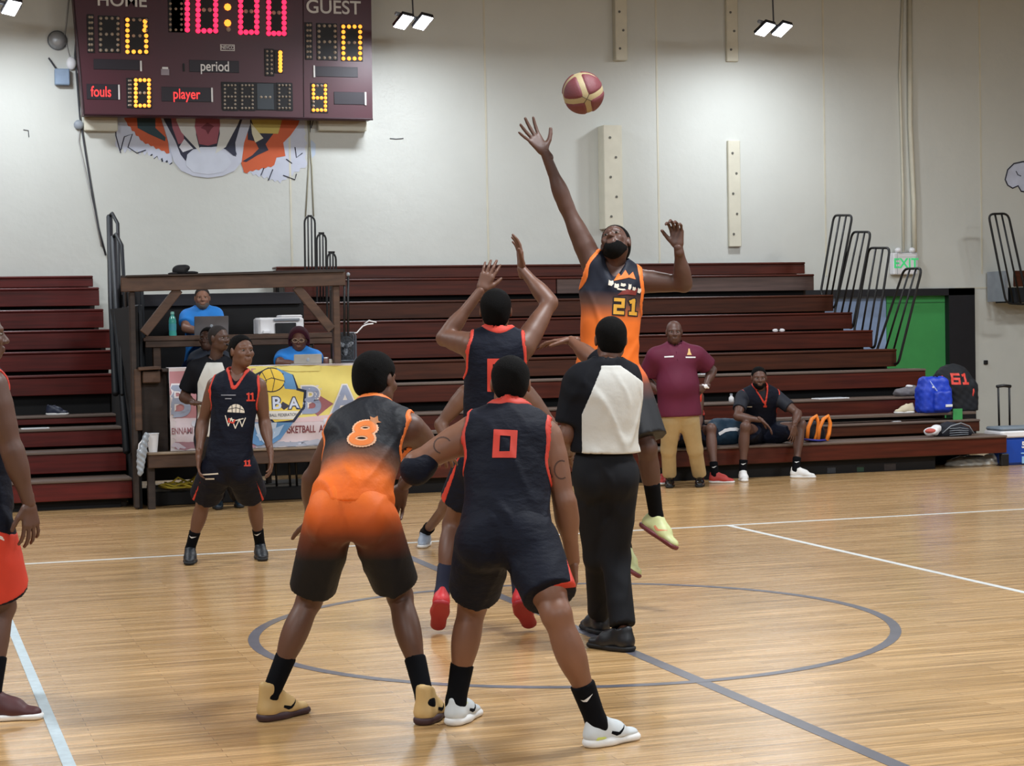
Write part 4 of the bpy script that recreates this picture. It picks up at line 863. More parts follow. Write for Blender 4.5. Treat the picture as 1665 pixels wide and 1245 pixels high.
laptop('grey laptop open on the upper shelf in front of the seated man', 316, 515, 371, 545, MY + .12, mat('laptop_grey', '6f6d70', .35, metal=.4), MZ)
laptop('silver laptop open on the lower desk in front of the seated woman', 478, 577, 523, 593, SY + .06, mat('laptop_silver', 'a6a49c', .35, metal=.3), 1.347)
p = at(281, 546, 1, MY + .12); p[2] = MZ; t = thing('water_bottle', 'translucent teal water bottle on the upper shelf', 'bottle', p); tm = mat('teal_bottle', '4fb3a8', .15, trans=.25)
MB().lathe(p, [(0, 0), (.036, 0), (.038, .02), (.036, .09), (.038, .16), (.030, .20), (.016, .222), (.016, .235)], 20).build('bottle_body', tm, t, 1); MB().lathe(p + V([0, 0, .232]), [(.019, 0), (.019, .025), (0, .027)], 16).build('cap', mat('teal_cap', '8fd0c4', .4), t, 40)
MB().lathe(p + V([0, 0, .07]), [(.0372, 0), (.0385, .02), (.0385, .06), (.0372, .07)], 20).build('label', mat('bottle_label', '3b8f9e', .5), t, 1)
a, b = at(421, 545, 1, MY + .14), at(494, 512, 1, MY + .14); z = MZ; SY = MY; t = thing('printer', 'white printer with dark front tray on the upper shelf', 'printer', (a[0], SY + .14, z)); w = b[0] - a[0]; hh = b[2] - z
MB().box((a[0], SY + .14, z), (b[0], SY + .45, z + hh*.9), .02).build('casing', M['white'], t); MB().box((a[0] + w*.36, SY + .12, z + .012), (a[0] + w*.82, SY + .16, z + hh*.62), .006).build('paper_tray', M['blackpl'], t)
MB().box((a[0] + w*.5, SY + .16, z + hh*.88), (b[0] - .01, SY + .42, z + hh*1.02), .012).build('scanner_lid', M['white'], t); MB().box((a[0] + w*.33, SY + .125, z + hh*.72), (a[0] + w*.9, SY + .145, z + hh*.84), .003).build('control_strip', M['grey'], t)
MB().box((a[0] + .04, SY + .11, z + .02), (a[0] + .11, SY + .14, z + .05), .004).build('paper_sheet', M['white'], t)
SY = 8.4
# cap / black bundle on the top beam
p = at(296, 442, 1, SY + .1); p[2] = 2.245; t = thing('black_cap', 'black cap lying on top of the stand', 'cap', p); cm = mat('black_fabric', '0e0e12', .8)
S = SDF(); S.add(el(p + V([-.02, 0, .045]), (.075, .08, .055)), .02); S.add(el(p + V([.03, -.02, .07]), (.045, .05, .03)), .02); S.keep(lambda Q: -(Q[..., 2] - p[2]), .002); put('crown', [S.mesh(.008)], cm, t)
MB().ell(p + V([.085, -.02, .022]), (.07, .06, .016)).build('brim', cm, t, 1); MB().ell(p + V([-.08, -.02, .015]), (.06, .05, .013)).build('strap', cm, t, 1)
# desk fan
a, b = at(550, 590, 1, SY + .1), at(578, 541, 1, SY + .1); t = thing('desk_fan', 'grey box fan standing on the right end of the desk', 'fan', (a[0], SY + .1, 1.347)); cz = (a[2] + b[2])/2 + .01; cx_ = (a[0] + b[0])/2; gm = mat('fan_grey', '3f464f', .4)
hw = (b[0] - a[0])/2; hz = b[2] - cz; pts = [(cx_ + hw*sx*fx, SY + .1, cz + hz*sz*fz) for sx, sz, seq in [(1, 1, 0), (-1, 1, 1), (-1, -1, 0), (1, -1, 1)] for fx, fz in ([(1, .8), (.8, 1)] if not seq else [(.8, 1), (1, .8)])]
MB().tube(pts, .010, 8, closed=True).tube([(q[0], SY + .2, q[2]) for q in pts], .010, 8, closed=True).build('frame', gm, t, 1)
MB().box((cx_ - hw*.95, SY + .19, cz - hz*.95), (cx_ + hw*.95, SY + .2, cz + hz*.95), .02).build('back_plate', mat('fan_back', '23272c', .5), t)
g = MB()
for r in (.03, .055, .08): g.tube([(cx_ + r*math.cos(q), SY + .098, cz + r*1.25*math.sin(q)) for q in np.linspace(0, 2*math.pi, 25)[:-1]], .0022, 4, closed=True)
for q in np.linspace(0, 2*math.pi, 13)[:-1]: g.tube([(cx_, SY + .096, cz), (cx_ + hw*math.cos(q), SY + .098, cz + hz*math.sin(q))], .0022, 4)
g.build('grille', gm, t)
for k in range(3):
    q = k*2.09 + .5; d = V([math.cos(q), 0, math.sin(q)]); n = V([-d[2], 0, d[0]]); MB().ell((cx_ + d[0]*.045, SY + .15, cz + d[2]*.045), (.045, .022, .006), (d, n, V([0, 1., 0]))).build('blade', M['grey'], t, 1)
MB().ell((cx_, SY + .15, cz), (.018, .03, .018)).build('hub', M['blackpl'], t, 1); MB().box((cx_ - .07, SY + .08, 1.347), (cx_ + .07, SY + .22, 1.362), .004).build('foot', gm, t)
# small things by the woman
for u, v, r, c, lab, cat in [(530, 578, .03, '6e4a44', 'small dark maroon jar beside the silver laptop', 'jar'), (537, 583, .022, 'd2cdb8', 'small cream pot near the box fan', 'pot'), (543, 584, .02, 'b59d5c', 'small yellowish pot closest to the box fan', 'pot')]:
    p = at(u, v, 1, SY + .12); p[2] = 1.347; t = thing(cat, lab, cat, p); hh = r*2.4; m_ = mat('pot_' + c, c, .4)
    MB().lathe(p, [(0, 0), (r*.8, 0), (r, r*.4), (r, hh*.7), (r*.7, hh*.85)], 14).build('pot_body', m_, t, 1); MB().lathe(p + V([0, 0, hh*.83]), [(r*.75, 0), (r*.75, r*.35), (0, r*.4)], 14).build('lid', M['white'], t, 40)
# white cable ends draped on the bleacher right of the stand
for i, (P_, lab) in enumerate([([(571, 541), (580, 541), (590, 530), (598, 527), (607, 526)], 'white cable draped across the bleacher step beside the stand'), ([(592, 527), (600, 521), (612, 524)], 'short white cable end on the bleacher step beside the stand')]):
    pp = [at(u, v, 1, 9.2) for u, v in P_]; solo('white_cable', MB().tube(pp, .008, 6), M['white'], pp[0], 1, label=lab, category='cable')
t = thing('metal_pole', 'slim black upright pole pair at the right end of the stand', 'pole', at(562, 545, 1, SY))
for u in (560, 566): MB().tube([at(u, 447, 1, SY + .02), at(u, 546, 1, SY + .02)], .012, 6).build('tube', M['black'], t, 1)
MB().ell(at(566, 446, 1, SY + .01), (.02, .02, .02)).build('cap', M['grey'], t, 1)
# cup, plastic bag, rope, chair legs
p = at(249, 738, 1, SY - .02); p[2] = .551; t = thing('paper_cup', 'tall white foam cup on the left end of the low bench', 'cup', p); z0 = at(249, 705, 1, SY - .02)[2] - .55
MB().lathe(p, [(0, 0), (.040, 0), (.046, z0*.3), (.058, z0), (.052, z0), (.038, .01)], 24).build('cup_body', M['white'], t, 50); MB().lathe(p + V([0, 0, z0]), [(.060, -.004), (.062, 0), (.060, .006), (.055, .004)], 24).build('rim', M['white'], t, 1)
p = at(229, 740, 1, SY - .16); t = thing('plastic_bag', 'crumpled clear plastic bag hanging off the left bench end', 'bag', p); S = SDF(); a = at(238, 708, 1, SY - .16); b = at(228, 768, 1, SY - .16)
S.add(rc(a, at(230, 735, 1, SY - .16), .03, .045), .02); S.add(rc(at(230, 735, 1, SY - .16), b, .045, .03), .02); S.dis = lambda Q: .007*np.sin(Q[..., 0]*90 + Q[..., 2]*40)*np.sin(Q[..., 2]*70); put('bag_body', [S.mesh(.008)], mat('clear_plastic', 'b9c2cb', .25, trans=.35), t)
MB().tube([a, at(226, 722, 1, SY - .18), at(224, 742, 1, SY - .18), at(229, 760, 1, SY - .18)], .006, 6).build('handle', M['white'], t, 1)
pp = [at(258 + 62*math.fabs(math.sin(k*.37)), 790 + 6*math.sin(k*1.3) - 14*(k % 9 == 4), 1, SY + .35 + .12*math.cos(k*.8)) for k in range(60)]
for q in pp: q[2] = max(q[2], .175)
o = MB(); PP = []
for i in range(len(pp) - 1): PP += [lerp(pp[i], pp[i + 1], s) for s in (0, .5)]
solo('yellow_rope', o.tube(PP, .010, 6), mat('yellow_rope', 'b3a334', .6), (pp[0][0], SY + .35, .165), 1, label='tangled yellow rope on the low shelf under the bench', category='rope')
t = thing('folding_chair', 'black chair tucked under the desk, only its legs visible', 'chair', at(460, 760, 1, SY + .35))
for u in (447, 469, 480): MB().tube([at(u, 735, 1, SY + .3), at(u + 3, 790, 1, SY + .35)], .012, 6).build('leg', M['black'], t, 1)
c = at(462, 737, 1, SY + .4); MB().box((c[0] - .2, SY + .25, c[2] - .015), (c[0] + .2, SY + .62, c[2] + .015), .01).build('seat', M['blackpl'], t)
# ------------------------------------------------------------------ ball
bc = dp(948, 151, 11.0); R_ = .121; ball = thing('basketball', 'maroon and cream basketball in the air above the raised hand', 'ball', bc)
toc = -FF; up_ = unit(UU); rt = unit(RR)
pole = unit(toc*.88 - up_*.42 + rt*.15); a1 = unit(np.cross(pole, unit(up_*.9 - rt*.30 + toc*.3))); a2 = np.cross(pole, a1)
MB().ell(bc, (R_ - .004,)*3, (a1, a2, pole), 48, 32).build('cover', mat('ball_cream', 'a2936f', .5, bump=.2, bscale=300), ball, 1)
pm = mat('ball_maroon', '6a3238', .5, bump=.25, bscale=300, noise=.05)
for sx in (1, -1):
    for sy in (1, -1):
        for sz in (1, -1):
            fr = (a1*sx, a2*sy, pole*sz); cdir = unit(fr[0] + fr[1] + fr[2]); e1, e2, _ = frame(cdir, fr[2]); vs = [bc + cdir*(R_ + .001)]; fs = []; K = 32; RN = 7
            for k in range(K):
                q = 2*math.pi*k/K; t_ = math.cos(q)*e1 + math.sin(q)*e2
                def ok(th):
                    d = cdir*math.cos(th) + t_*math.sin(th); c3 = [d @ f for f in fr]
                    if min(c3) <= .02: return False
                    return sum((.13/max(c, .01))**4 for c in c3) < 1.0
                th = max(x for x in np.linspace(.02, 1.2, 120) if ok(x))
                for j in range(1, RN + 1):
                    x = th*j/RN; rr = R_ + .001 - (.005 if j == RN else 0); vs.append(bc + (cdir*math.cos(x) + t_*math.sin(x))*rr)
            for k in range(K):
                b0 = 1 + k*RN; b1 = 1 + ((k + 1) % K)*RN; fs.append((0, b0, b1))
                for j in range(RN - 1): fs.append((b0 + j, b0 + j + 1, b1 + j + 1, b1 + j))
            MB().add(vs, fs).build('panel', pm, ball, 1)
sm = mat('ball_seam', '3a2c20', .6); mb = MB()
for n_ in (unit(a1 + a2), unit(a1 - a2)):
    b_ = np.cross(pole, n_); mb.tube([bc + (pole*math.cos(q) + b_*math.sin(q))*(R_ - .0035) for q in np.linspace(-.28, .28, 9)], .0018, 5)
mb.build('seam', sm, ball, 1)
Z0_, Z1_, Z2_, Z3_ = ZR[0], ZR[1] + .085, ZR[2], ZR[3]
# ------------------------------------------------------------------ bags and oddments on the bleacher
def Sp(y, u, v, z=None):
    p = at(u, v, 1, y); 
    if z is not None: p[2] = z
    return p
def blob(name, ells, m, par, cut=None, dis=None, k=.03, h=.009):
    S = SDF()
    for e in ells: S.add(el(*e) if len(e) == 2 else rbx(*e), k)
    if dis: S.dis = lambda Q: dis*np.sin(Q[..., 0]*55 + Q[..., 2]*20)*np.sin(Q[..., 2]*60 + 1)*np.sin(Q[..., 1]*40)
    if cut is not None: S.keep(lambda Q: cut - Q[..., 2], .003)
    return put(name, [S.mesh(h)], m, par)
# orange rucksack lying beside the seated player
yb = 8.85; c = Sp(yb, 1326, 700); t = thing('backpack', 'black and orange backpack lying on the lowest bleacher seat', 'backpack', (c[0], yb, Z0_)); om = mat('bright_orange', 'ee8427', .5); nv = mat('navy_cloth', '10131f', .75)
blob('bag_body', [(c + V([.0, .06, -.02]), (.13, .12, .13)), (c + V([.05, .1, -.08]), (.1, .12, .1))], nv, t, Z0_)
for u0, u1, dy in [(1322, 1318, -.06), (1341, 1336, -.08)]:
    pts = [Sp(yb + dy, u1 - 6, 716), Sp(yb + dy - .02, u1 - 5 + (u0 - u1)*.3, 695), Sp(yb + dy - .02, u0 - 2, 681), Sp(yb + dy, u0 + 5, 676), Sp(yb + dy, u0 + 9, 688), Sp(yb + dy, u0 + 7, 704), Sp(yb + dy, u0 + 3, 716)]
    mb = MB(); mb.tube(pts, .022, 8); mb.build('shoulder_strap', om, t, 1)
MB().tube([Sp(yb - .1, 1308, 714), Sp(yb - .1, 1330, 716), Sp(yb - .08, 1345, 715)], .012, 6).build('piping', mat('blue_piping', '2a2e86', .5), t, 1)
# blue backpack
yb = 9.32; c = Sp(yb, 1521, 643); t = thing('backpack', 'bright blue backpack standing on the second bleacher step', 'backpack', (c[0], yb, Z1_)); bm_ = mat('royal_blue', '1a3fc0', .5, noise=.15, bump=.4, bscale=12)
blob('bag_body', [(c + V([0, .05, -.04]), (.20, .12, .17), .07), (c + V([.0, .05, .08]), (.17, .11, .14), .07)], bm_, t, Z1_, .006)
blob('front_pocket', [(c + V([.05, -.06, -.06]), (.12, .05, .12), .04)], bm_, t, Z1_, .004); MB().tube([c + V([-.1, -.05, .17]), c + V([-.02, -.08, .05]), c + V([0, -.1, -.1])], .008, 6).build('strap', mat('pale_strap', '9fb0e0', .5), t, 1)
MB().tube([c + V([-.04, 0, .2]), c + V([0, -.0, .25]), c + V([.04, 0, .2])], .01, 6).build('handle', nv, t, 1); MB().box(c + V([.06, -.125, -.13]), c + V([.15, -.115, -.10]), .003).build('white_patch', M['white'], t); MB().ell(c + V([-.07, -.07, .1]), (.012, .006, .012)).build('badge', M['white'], t)
# black chair back with jersey 61 over it (seen as a dark rounded bag)
yb = 9.5; c = Sp(yb, 1556, 636); t = thing('team_bag', 'large dark rounded bag with red digits 61 beside the doorway', 'bag', (c[0], yb, Z1_)); dk = mat('dark_kit_cloth', '0b1018', .75, noise=.12)
bb = blob('bag_body', [(c + V([-.0, .1, .10]), (.25, .15, .22)), (c + V([.09, .1, -.08]), (.20, .16, .22), .10), (c + V([.0, .12, -.2]), (.18, .16, .14))], dk, t, Z1_, .006, .06)
redn = mat('red_number', 'e0463a', .6)
decal('number', digits('61', .105, .085, .028, .125), bb, c + V([.02, 0, .145]), (1, 0, -.03), (0, 0, 1), redn, .003, .03, back=.5)
MB().tube([Sp(yb - .06, 1522, 650), Sp(yb - .12, 1526, 628), Sp(yb - .02, 1532, 612)], .014, 6).build('red_trim', redn, t, 1); MB().tube([Sp(yb - .02, 1581, 622), Sp(yb - .06, 1583, 636), Sp(yb - .04, 1580, 650)], .012, 6).build('red_trim', redn, t, 1)
MB().box(Sp(9.26, 1550, 684), Sp(9.26, 1565, 664) + V([0, .01, 0]), .002).build('green_tag', mat('green_tag', '3f9a52', .6), t)
# dark holdall + white/red towel on seat A
yb = 8.85; c = Sp(yb, 1553, 700); t = thing('holdall', 'black holdall with grey piping on the right end of the lowest seat', 'bag', (c[0], yb, Z0_))
hb = blob('bag_body', [(c + V([0, .06, -.03]), (.24, .13, .10)), (c + V([-.05, .05, .01]), (.14, .12, .09))], nv, t, Z0_, .008); MB().tube([c + V([-.2, -.06, -.02]), c + V([-.1, -.08, .06]), c + V([.02, -.09, .09]), c + V([.14, -.07, .05]), c + V([.22, -.04, -.04])], .007, 6).build('piping', M['grey'], t, 1)
for k in range(4): MB().tube([c + V([-.12, -.085, .03 - k*.025]), c + V([0, -.1, .035 - k*.025]), c + V([.12, -.085, .02 - k*.02])], .004, 5).build('compression_strap', M['grey'], t, 1)
c = Sp(8.85, 1512, 703); t = thing('towel', 'crumpled white and red towel left of the black holdall', 'towel', (c[0], 8.85, Z0_)); blob('white_part', [(c + V([.02, 0, .01]), (.09, .07, .05)), (c + V([.09, 0, .05]), (.05, .05, .04))], M['white'], t, Z0_, .008, h=.008); blob('red_part', [(c + V([-.01, -.03, .02]), (.07, .05, .03))], mat('faded_red', 'c25a50', .7), t, Z0_, .006, h=.008)
# grey jacket on step 3
c = Sp(9.9, 1473, 634); t = thing('jacket', 'grey and maroon jacket heaped on the bleacher left of the blue backpack', 'clothing', (c[0], 9.9, Z2_)); z_ = Z2_
blob('grey_part', [(c + V([0, 0, -.03]), (.16, .1, .06)), (c + V([.06, 0, .0]), (.08, .08, .06))], mat('jacket_grey', '6d6a6e', .7, noise=.2), t, z_, .01); blob('maroon_part', [(c + V([.14, .02, .0]), (.08, .07, .045))], mat('jacket_maroon', '6a2a2c', .7), t, z_, .008); blob('white_part', [(c + V([.03, -.03, .045]), (.045, .04, .02))], M['white'], t, None, .004, .01, .006)
# pale shoe pair on step
Pq = Per(); Pq.s = .9; Pq.fsz = 1; Pq.hq = 1.2
def loose_shoe(lab, heel, toe, mu, ms, sz=.95, name='loose_shoe'):
    Pq.s = sz; t = thing(name, lab, 'shoe', heel); h, tt = foot_pts(Pq, heel, toe); shoe(Pq, t, h, tt, (0, 0, 1), None, mu, ms, name='upper'); return t
ws = mat('shoe_white', 'e4e4e2', .5); cs = mat('shoe_cream', 'cfc4a8', .6); bs = mat('shoe_black', '15171c', .5)
h = Sp(9.4, 1486, 670, Z1_); loose_shoe('cream trainer lying on the bleacher left of the blue backpack', h, h + V([-.27, -.02, 0]), cs, ws)
h = Sp(Y0 + 3*RUN + .15, 75, 660, ZL[3]); loose_shoe('navy and white trainer alone on the left bleacher', h, h + V([.2, -.1, 0]), mat('shoe_navy', '20283c', .5), ws, .9)
def slab(name, lab, cat, u, v, y, z, size, m, rot=.2, h=.012):
    p = Sp(y, u, v, z); d = V([math.cos(rot), math.sin(rot), 0]); n = V([-math.sin(rot), math.cos(rot), 0]); t = thing(name, lab, cat, p); MB().box((-size[0]/2, -size[1]/2, 0), (size[0]/2, size[1]/2, h), .003, (d, n, V([0, 0, 1.])), p).build('cover', m, t); MB().box((-size[0]*.4, -size[1]*.4, h), (size[0]*.4, size[1]*.4, h + .003), .001, (d, n, V([0, 0, 1.])), p).build('top_sheet', M['grey'], t); return t
slab('tablet', 'thin tablet or book lying on the bleacher right of the seated player', 'tablet', 1350, 640, Y0 + 2*RUN + .12, Z2_, (.42, .16), M['white'], .1)
slab('paper', 'folded white paper on the left bleacher below the lone trainer', 'paper', 57, 692, Y0 + 2*RUN + .1, ZL[2], (.28, .10), M['white'], 0)
slab('paper', 'small white paper scrap on the step below the cream trainer', 'paper', 1457, 680, Y0 + RUN + .1, ZR[1], (.10, .06), M['white'], .0, .006)
slab('paper', 'narrow white paper behind the coach at waist height on the bleacher', 'paper', 1143, 612, Y0 + 3*RUN + .1, Z3_, (.1, .1), M['white'], .0, .01)
p = Sp(Y0 + 5*RUN + .1, 1265, 541, ZR[5]); t = thing('sunglasses', 'white sunglasses on the bleacher step right of the coach', 'glasses', p)
for s in (-1, 1): MB().ell(p + V([s*.045, -.02, .02]), (.04, .01, .02)).build('lens', M['white'], t, 1)
MB().tube([p + V([-.08, 0, .02]), p + V([0, -.03, .03]), p + V([.08, 0, .02])], .005, 5).build('bridge', M['blackpl'], t, 1)
p = Sp(Y0 + 2*RUN + .1, 1189, 646, Z2_); t = thing('small_bottle', 'tiny white bottle on the bleacher left of the seated player', 'bottle', p); MB().lathe(p, [(0, 0), (.03, 0), (.03, .05), (.014, .07), (.014, .08)], 12).build('bottle_body', M['white'], t, 1); MB().lathe(p + V([0, 0, .078]), [(.016, 0), (.016, .02), (0, .02)], 10).build('cap', M['grey'], t)
p = Sp(8.8, 1170, 712, Z0_); t = thing('cushion_bag', 'teal-navy bag with a white curved stripe left of the seated player', 'bag', p); q = Sp(8.9, 1184, 699); cb = blob('bag_body', [(q + V([-.02, .05, -.02]), (.20, .10, .15)), (q + V([-.12, .05, -.02]), (.12, .1, .15)), (q + V([.1, .05, -.02]), (.12, .1, .14))], mat('teal_navy', '123348', .6), t, Z0_, .003, .03)
decal('curved_stripe', strokes([[(-.12, -.02), (-.06, .01), (.0, .02), (.07, .02), (.13, .0)]], .035), cb, q + V([.0, 0, -.01]), (1, 0, 0), (0, 0, 1), M['white'], .003, .03, back=.3)
# cooler and trolley at right
p = at(1640, 757, 1, 8.75); p[2] = 0; xl = float(at(1622, 700, 1, 8.85)[0]); t = thing('cooler', 'large blue cooler with white rim and grey lid at the right edge', 'cooler', (xl + .3, 8.95, 0)); zt = float(at(1640, 712, 1, 8.75)[2]); blu = mat('cooler_blue', '1546a8', .4, noise=.05)
cb = MB().box((xl + .03, 8.80, 0), (xl + .75, 9.12, zt), .03).build('tub', blu, t); MB().box((xl, 8.78, zt), (xl + .78, 9.14, zt + .075), .015).build('rim', M['white'], t); MB().box((xl + .01, 8.79, zt + .075), (xl + .77, 9.13, zt + .12), .02).build('lid', mat('lid_grey', '6f7b85', .6), t)
decal('lettering', text_mesh('50', .10, .004), None, (xl + .33, 8.799, zt - .09), (1, 0, 0), (0, 0, 1), M['white'], .002, parent=cb); MB().box((xl + .28, 8.793, zt - .30), (xl + .36, 8.80, zt - .22), .002).build('sticker', mat('sticker_blue', '8fc0e8', .5), cb); MB().box((xl + .27, 8.793, zt - .19), (xl + .40, 8.80, zt - .175), .001).build('sticker', mat('sticker_blue', '8fc0e8', .5), cb)
MB().box((xl - .02, 8.74, 0), (xl + .08, 8.80, .14), .01).build('wheel_guard', M['blackpl'], t)
h = MB(); u0, u1 = 1624, 1640; y = 9.28; a = at(1625, 703, 1, y); b = at(1642, 703, 1, y); c1 = at(1641, 628, 1, y); c0 = at(1623, 628, 1, y)
h.tube([a, c0], .012, 6); h.tube([b, c1], .012, 6); h.build('handle_tube', M['black'], t, 1); MB().tube([c0 - V([.02, 0, 0]), lerp(c0, c1, .5) + V([0, 0, .008]), c1 + V([.02, 0, 0])], .018, 8).build('handle_grip', M['blackpl'], t, 1)
p = at(1590, 757, 1, 8.95); p[2] = 0; t = thing('plastic_sheet', 'pale crumpled plastic on the floor under the right bleacher end', 'bag', p); blob('sheet', [(p + V([-.05, .1, .02]), (.30, .16, .09)), (p + V([.2, .05, .03]), (.1, .1, .1))], mat('pale_plastic', 'bdb9ae', .5), t, .0, .012, h=.012); MB().ell(p + V([-.06, -.03, .11]), (.12, .05, .015)).build('dark_strap', M['blackpl'], t, 1)
for i, (u, w, hh, c) in enumerate([(1345, .12, .08, '3a3f46'), (1392, .10, .07, '2d4a3a'), (1440, .16, .09, '3b3534')]):
    p = at(u, 762, 1, 8.9); p[2] = 0; t = thing('loose_box', ['dark grey box under the lowest seat, nearest the seated player', 'dark green box under the middle of the lowest seat', 'dark brown box under the lowest seat towards the cooler'][i], 'box', p); MB().box(p + V([-w/2, -.1, 0]), p + V([w/2, .05, hh]), .008).build('box_body', mat('loose' + c, c, .6), t); MB().box(p + V([-w/2 - .004, -.105, hh - .012]), p + V([w/2 + .004, .055, hh + .004]), .003).build('lid', M['blackpl'], t)
# ------------------------------------------------------------------ the people
def sk(name, c, r=.50): return mat(name, c, r, noise=.06, nscale=9, spec=.5)
hairm = mat('black_hair', '070606', .85, bump=.4, bscale=300, spec=.15); navy = mat('navy_mesh_cloth', '090e1e', .72, noise=.1, bump=.5, bscale=12, spec=.22, stretch=(1, 1, 2)); redt = mat('red_trim_cloth', 'cc3a28', .65)
blk = mat('black_sock', '06070c', .85, spec=.15); navs = mat('navy_sock', '151a33', .8); whk = mat('white_tick', 'dcdcdc', .5); orng = mat('orange_trim_cloth', 'e8762c', .6)
def TO(P): return V(P)
CAM = -FF
def setfoot(P, sd, heel, toe, up=(0, 0, 1)): setattr(P, 'F' + sd, (V(heel), V(toe), V(up)))

# ---- orange player 8, back to us, crouched
P = Per(); o = Pose(8.25); P.s = 1.02; P.b = .98; P.front = FF; P.hq = 1; P.q = .009
P.P = o.p(570, 820, 0); P.N = o.p(605, 672, .30); P.H = o.p(611, 618, .38); P.look = unit(FF*.8 + RR*.55 - UU*.1); P.hup = unit(UU + FF*.12)
P.Sa = o.p(556, 704, .30); P.Sb = o.p(668, 697, .22); P.Ea = o.p(508, 778, .40); P.Wa = o.p(505, 850, .56); P.Eb = o.p(708, 740, .42); P.Wb = o.p(655, 790, .55)
P.Ia = o.p(537, 842, 0); P.Ib = o.p(606, 842, -.02)
setfoot(P, 'a', fl(422, 1174), fl(472, 1163)); setfoot(P, 'b', fl(684, 1180), fl(722, 1158))
for sd, kuv in (('a', (503, 975)), ('b', (650, 968))):
    h, t, up = getattr(P, 'F' + sd); h, t = h, h + unit(t - h)*.275*1.02; A = h + unit(t - h)*.058 + V([0, 0, .10]); setattr(P, 'K' + sd, o.ik(getattr(P, 'I' + sd), A, kuv, .44, .43, 1))
P.handa = (unit(P.Wa - P.Ea), -RR*.3 - FF, 1, dict(curl=.4)); P.handb = (unit(-RR*.3 - UU*.9 + FF*.2), -FF, 1, dict(curl=.5))
s8 = sk('skin_brown_a', '5f4031'); r = build_person('crouching player in orange-fading-to-black kit, number 8 on the back', P, s8, None, hairm, 'thick')
og = [(0, 'ea6a1c'), (.16, 'e8701f'), (.33, '6e4a38'), (.46, '14171f'), (1, '0e121b')]; jm = mat('ombre_jersey', 'ffffff', .62, attr=og, noise=.08, spec=.3, bump=.55, bscale=11)
jt = lambda vs: ((vs - V(P.P)) @ P.sp)/.56
j = top(P, 'jersey', jm, 'tank', .022, orng, .02, tone=jt, fold=.016, ph=1.2)
sg_ = [(0, '080b12'), (.40, '0d1017'), (.62, '6b3420'), (.84, 'd9611c'), (1, 'ea701f')]; sm_ = mat('ombre_shorts', 'ffffff', .6, attr=sg_, noise=.06, spec=.3, bump=.4, bscale=8)
zt = float(P.P[2]) + .06; b_ = bottoms(P, 'shorts', sm_, .86, .020, .092, .12, tone=lambda vs: (vs[:, 2] - (zt - .50))/.50, fold=.012)
org8 = [(0, 'f0c85a'), (.5, 'f0a050'), (1, 'e85a35')]
def dec(name, shp, tgt, uv, D, rot, m, off=.003, nrm=None, sc=1., maxe=.018, back=.35):
    n = unit(nrm) if nrm is not None else -FF; c_ = dp(uv[0], uv[1], D); ax = unit(RR - n*(RR @ n)); ax = ax*math.cos(rot) + np.cross(n, ax)*math.sin(rot); ay = np.cross(n, ax)
    return decal(name, shp, tgt, c_, ax*sc, ay*sc, m, off, maxe, back=back)
n8 = unit(-FF*.85 + UU*.5)
E8 = lambda r: strokes([[(.022*r*1.25*math.cos(a) + .008, .024*r*math.sin(a) + .027) for a in np.linspace(0, 2*math.pi, 9)], [(.028*r*1.25*math.cos(a), .027*r*math.sin(a) - .026) for a in np.linspace(0, 2*math.pi, 9)]], .026 if r < 1.5 else .0)
def eight(w): return strokes([[(.032*math.cos(a) + .008, .022*math.sin(a) + .026) for a in np.linspace(.39, .39 + 2*math.pi, 26)], [(.038*math.cos(a) - .002, .024*math.sin(a) - .026) for a in np.linspace(.39, .39 + 2*math.pi, 26)]], w)
dec('number_outline', eight(.036), j, (588, 692), 8.25, -.05, mat('pale_outline', 'f0b890', .6), .003, n8, 1.08); dec('number', eight(.023), j, (588, 692), 8.25, -.05, mat('orange_number', 'ee8238', .6), .0045, n8, 1.08)
dec('crest', shape([(-.035, -.01), (-.02, .012), (-.022, .03), (0, .02), (.02, .035), (.022, .0), (.038, -.01), (.012, -.015), (.004, -.04), (-.012, -.02)]), j, (606, 663), 8.25, .1, mat('crest_orange', 'b8743e', .6), .004, n8, .8)
for sd in 'ab': sock(P, sd, blk, .19)
tan = mat('shoe_tan', 'c3a26a', .6, noise=.08); dks = mat('sole_maroon', '3a2226', .6)
P.st = .034; feet(P, tan, dks, high=.045, accent=blk, laces=mat('lace_tan', 'a58855', .6))

# ---- dark player 0, back to us, arm out
P = Per(); o = Pose(7.95); P.s = 1.0; P.b = 1.08; P.st = .038; P.front = FF; P.hq = 1; P.q = .009
P.P = o.p(822, 858, .0); P.N = o.p(828, 678, .20); P.H = o.p(830, 625, .27); P.look = unit(FF - UU*.12); P.hup = unit(UU + FF*.1)
P.Sa = o.p(768, 703, .20); P.Sb = o.p(888, 712, .16); P.Ea = o.p(676, 752, .12); P.Wa = o.p(715, 745, .36); P.Eb = o.p(918, 815, .12); P.Wb = o.p(932, 912, .22)
P.Ia = o.p(786, 878, 0); P.Ib = o.p(862, 878, -.03)
setfoot(P, 'a', fl(733, 1181), fl(776, 1160)); setfoot(P, 'b', fl(952, 1216), fl(1020, 1203))
for sd, kuv in (('a', (768, 985)), ('b', (905, 1000))):
    h, t, up = getattr(P, 'F' + sd); A = h + unit(t - h)*.058 + V([0, 0, .10]); setattr(P, 'K' + sd, o.ik(getattr(P, 'I' + sd), A, kuv, .42, .42, 1))
P.handa = (unit(FF + RR*.2), -UU, 1, {}); P.handb = (unit(-UU + RR*.0), -RR*.8 - FF*.3, 1, dict(curl=.45))
s0 = sk('skin_brown_b', '7d5540'); build_person('crouching player in navy kit, red number 0 on the back, left arm out', P, s0, None, hairm, 'short')
j = top(P, 'jersey', navy, 'tank', .020, redt, .06, fold=.012, ph=.4, tw=.024)
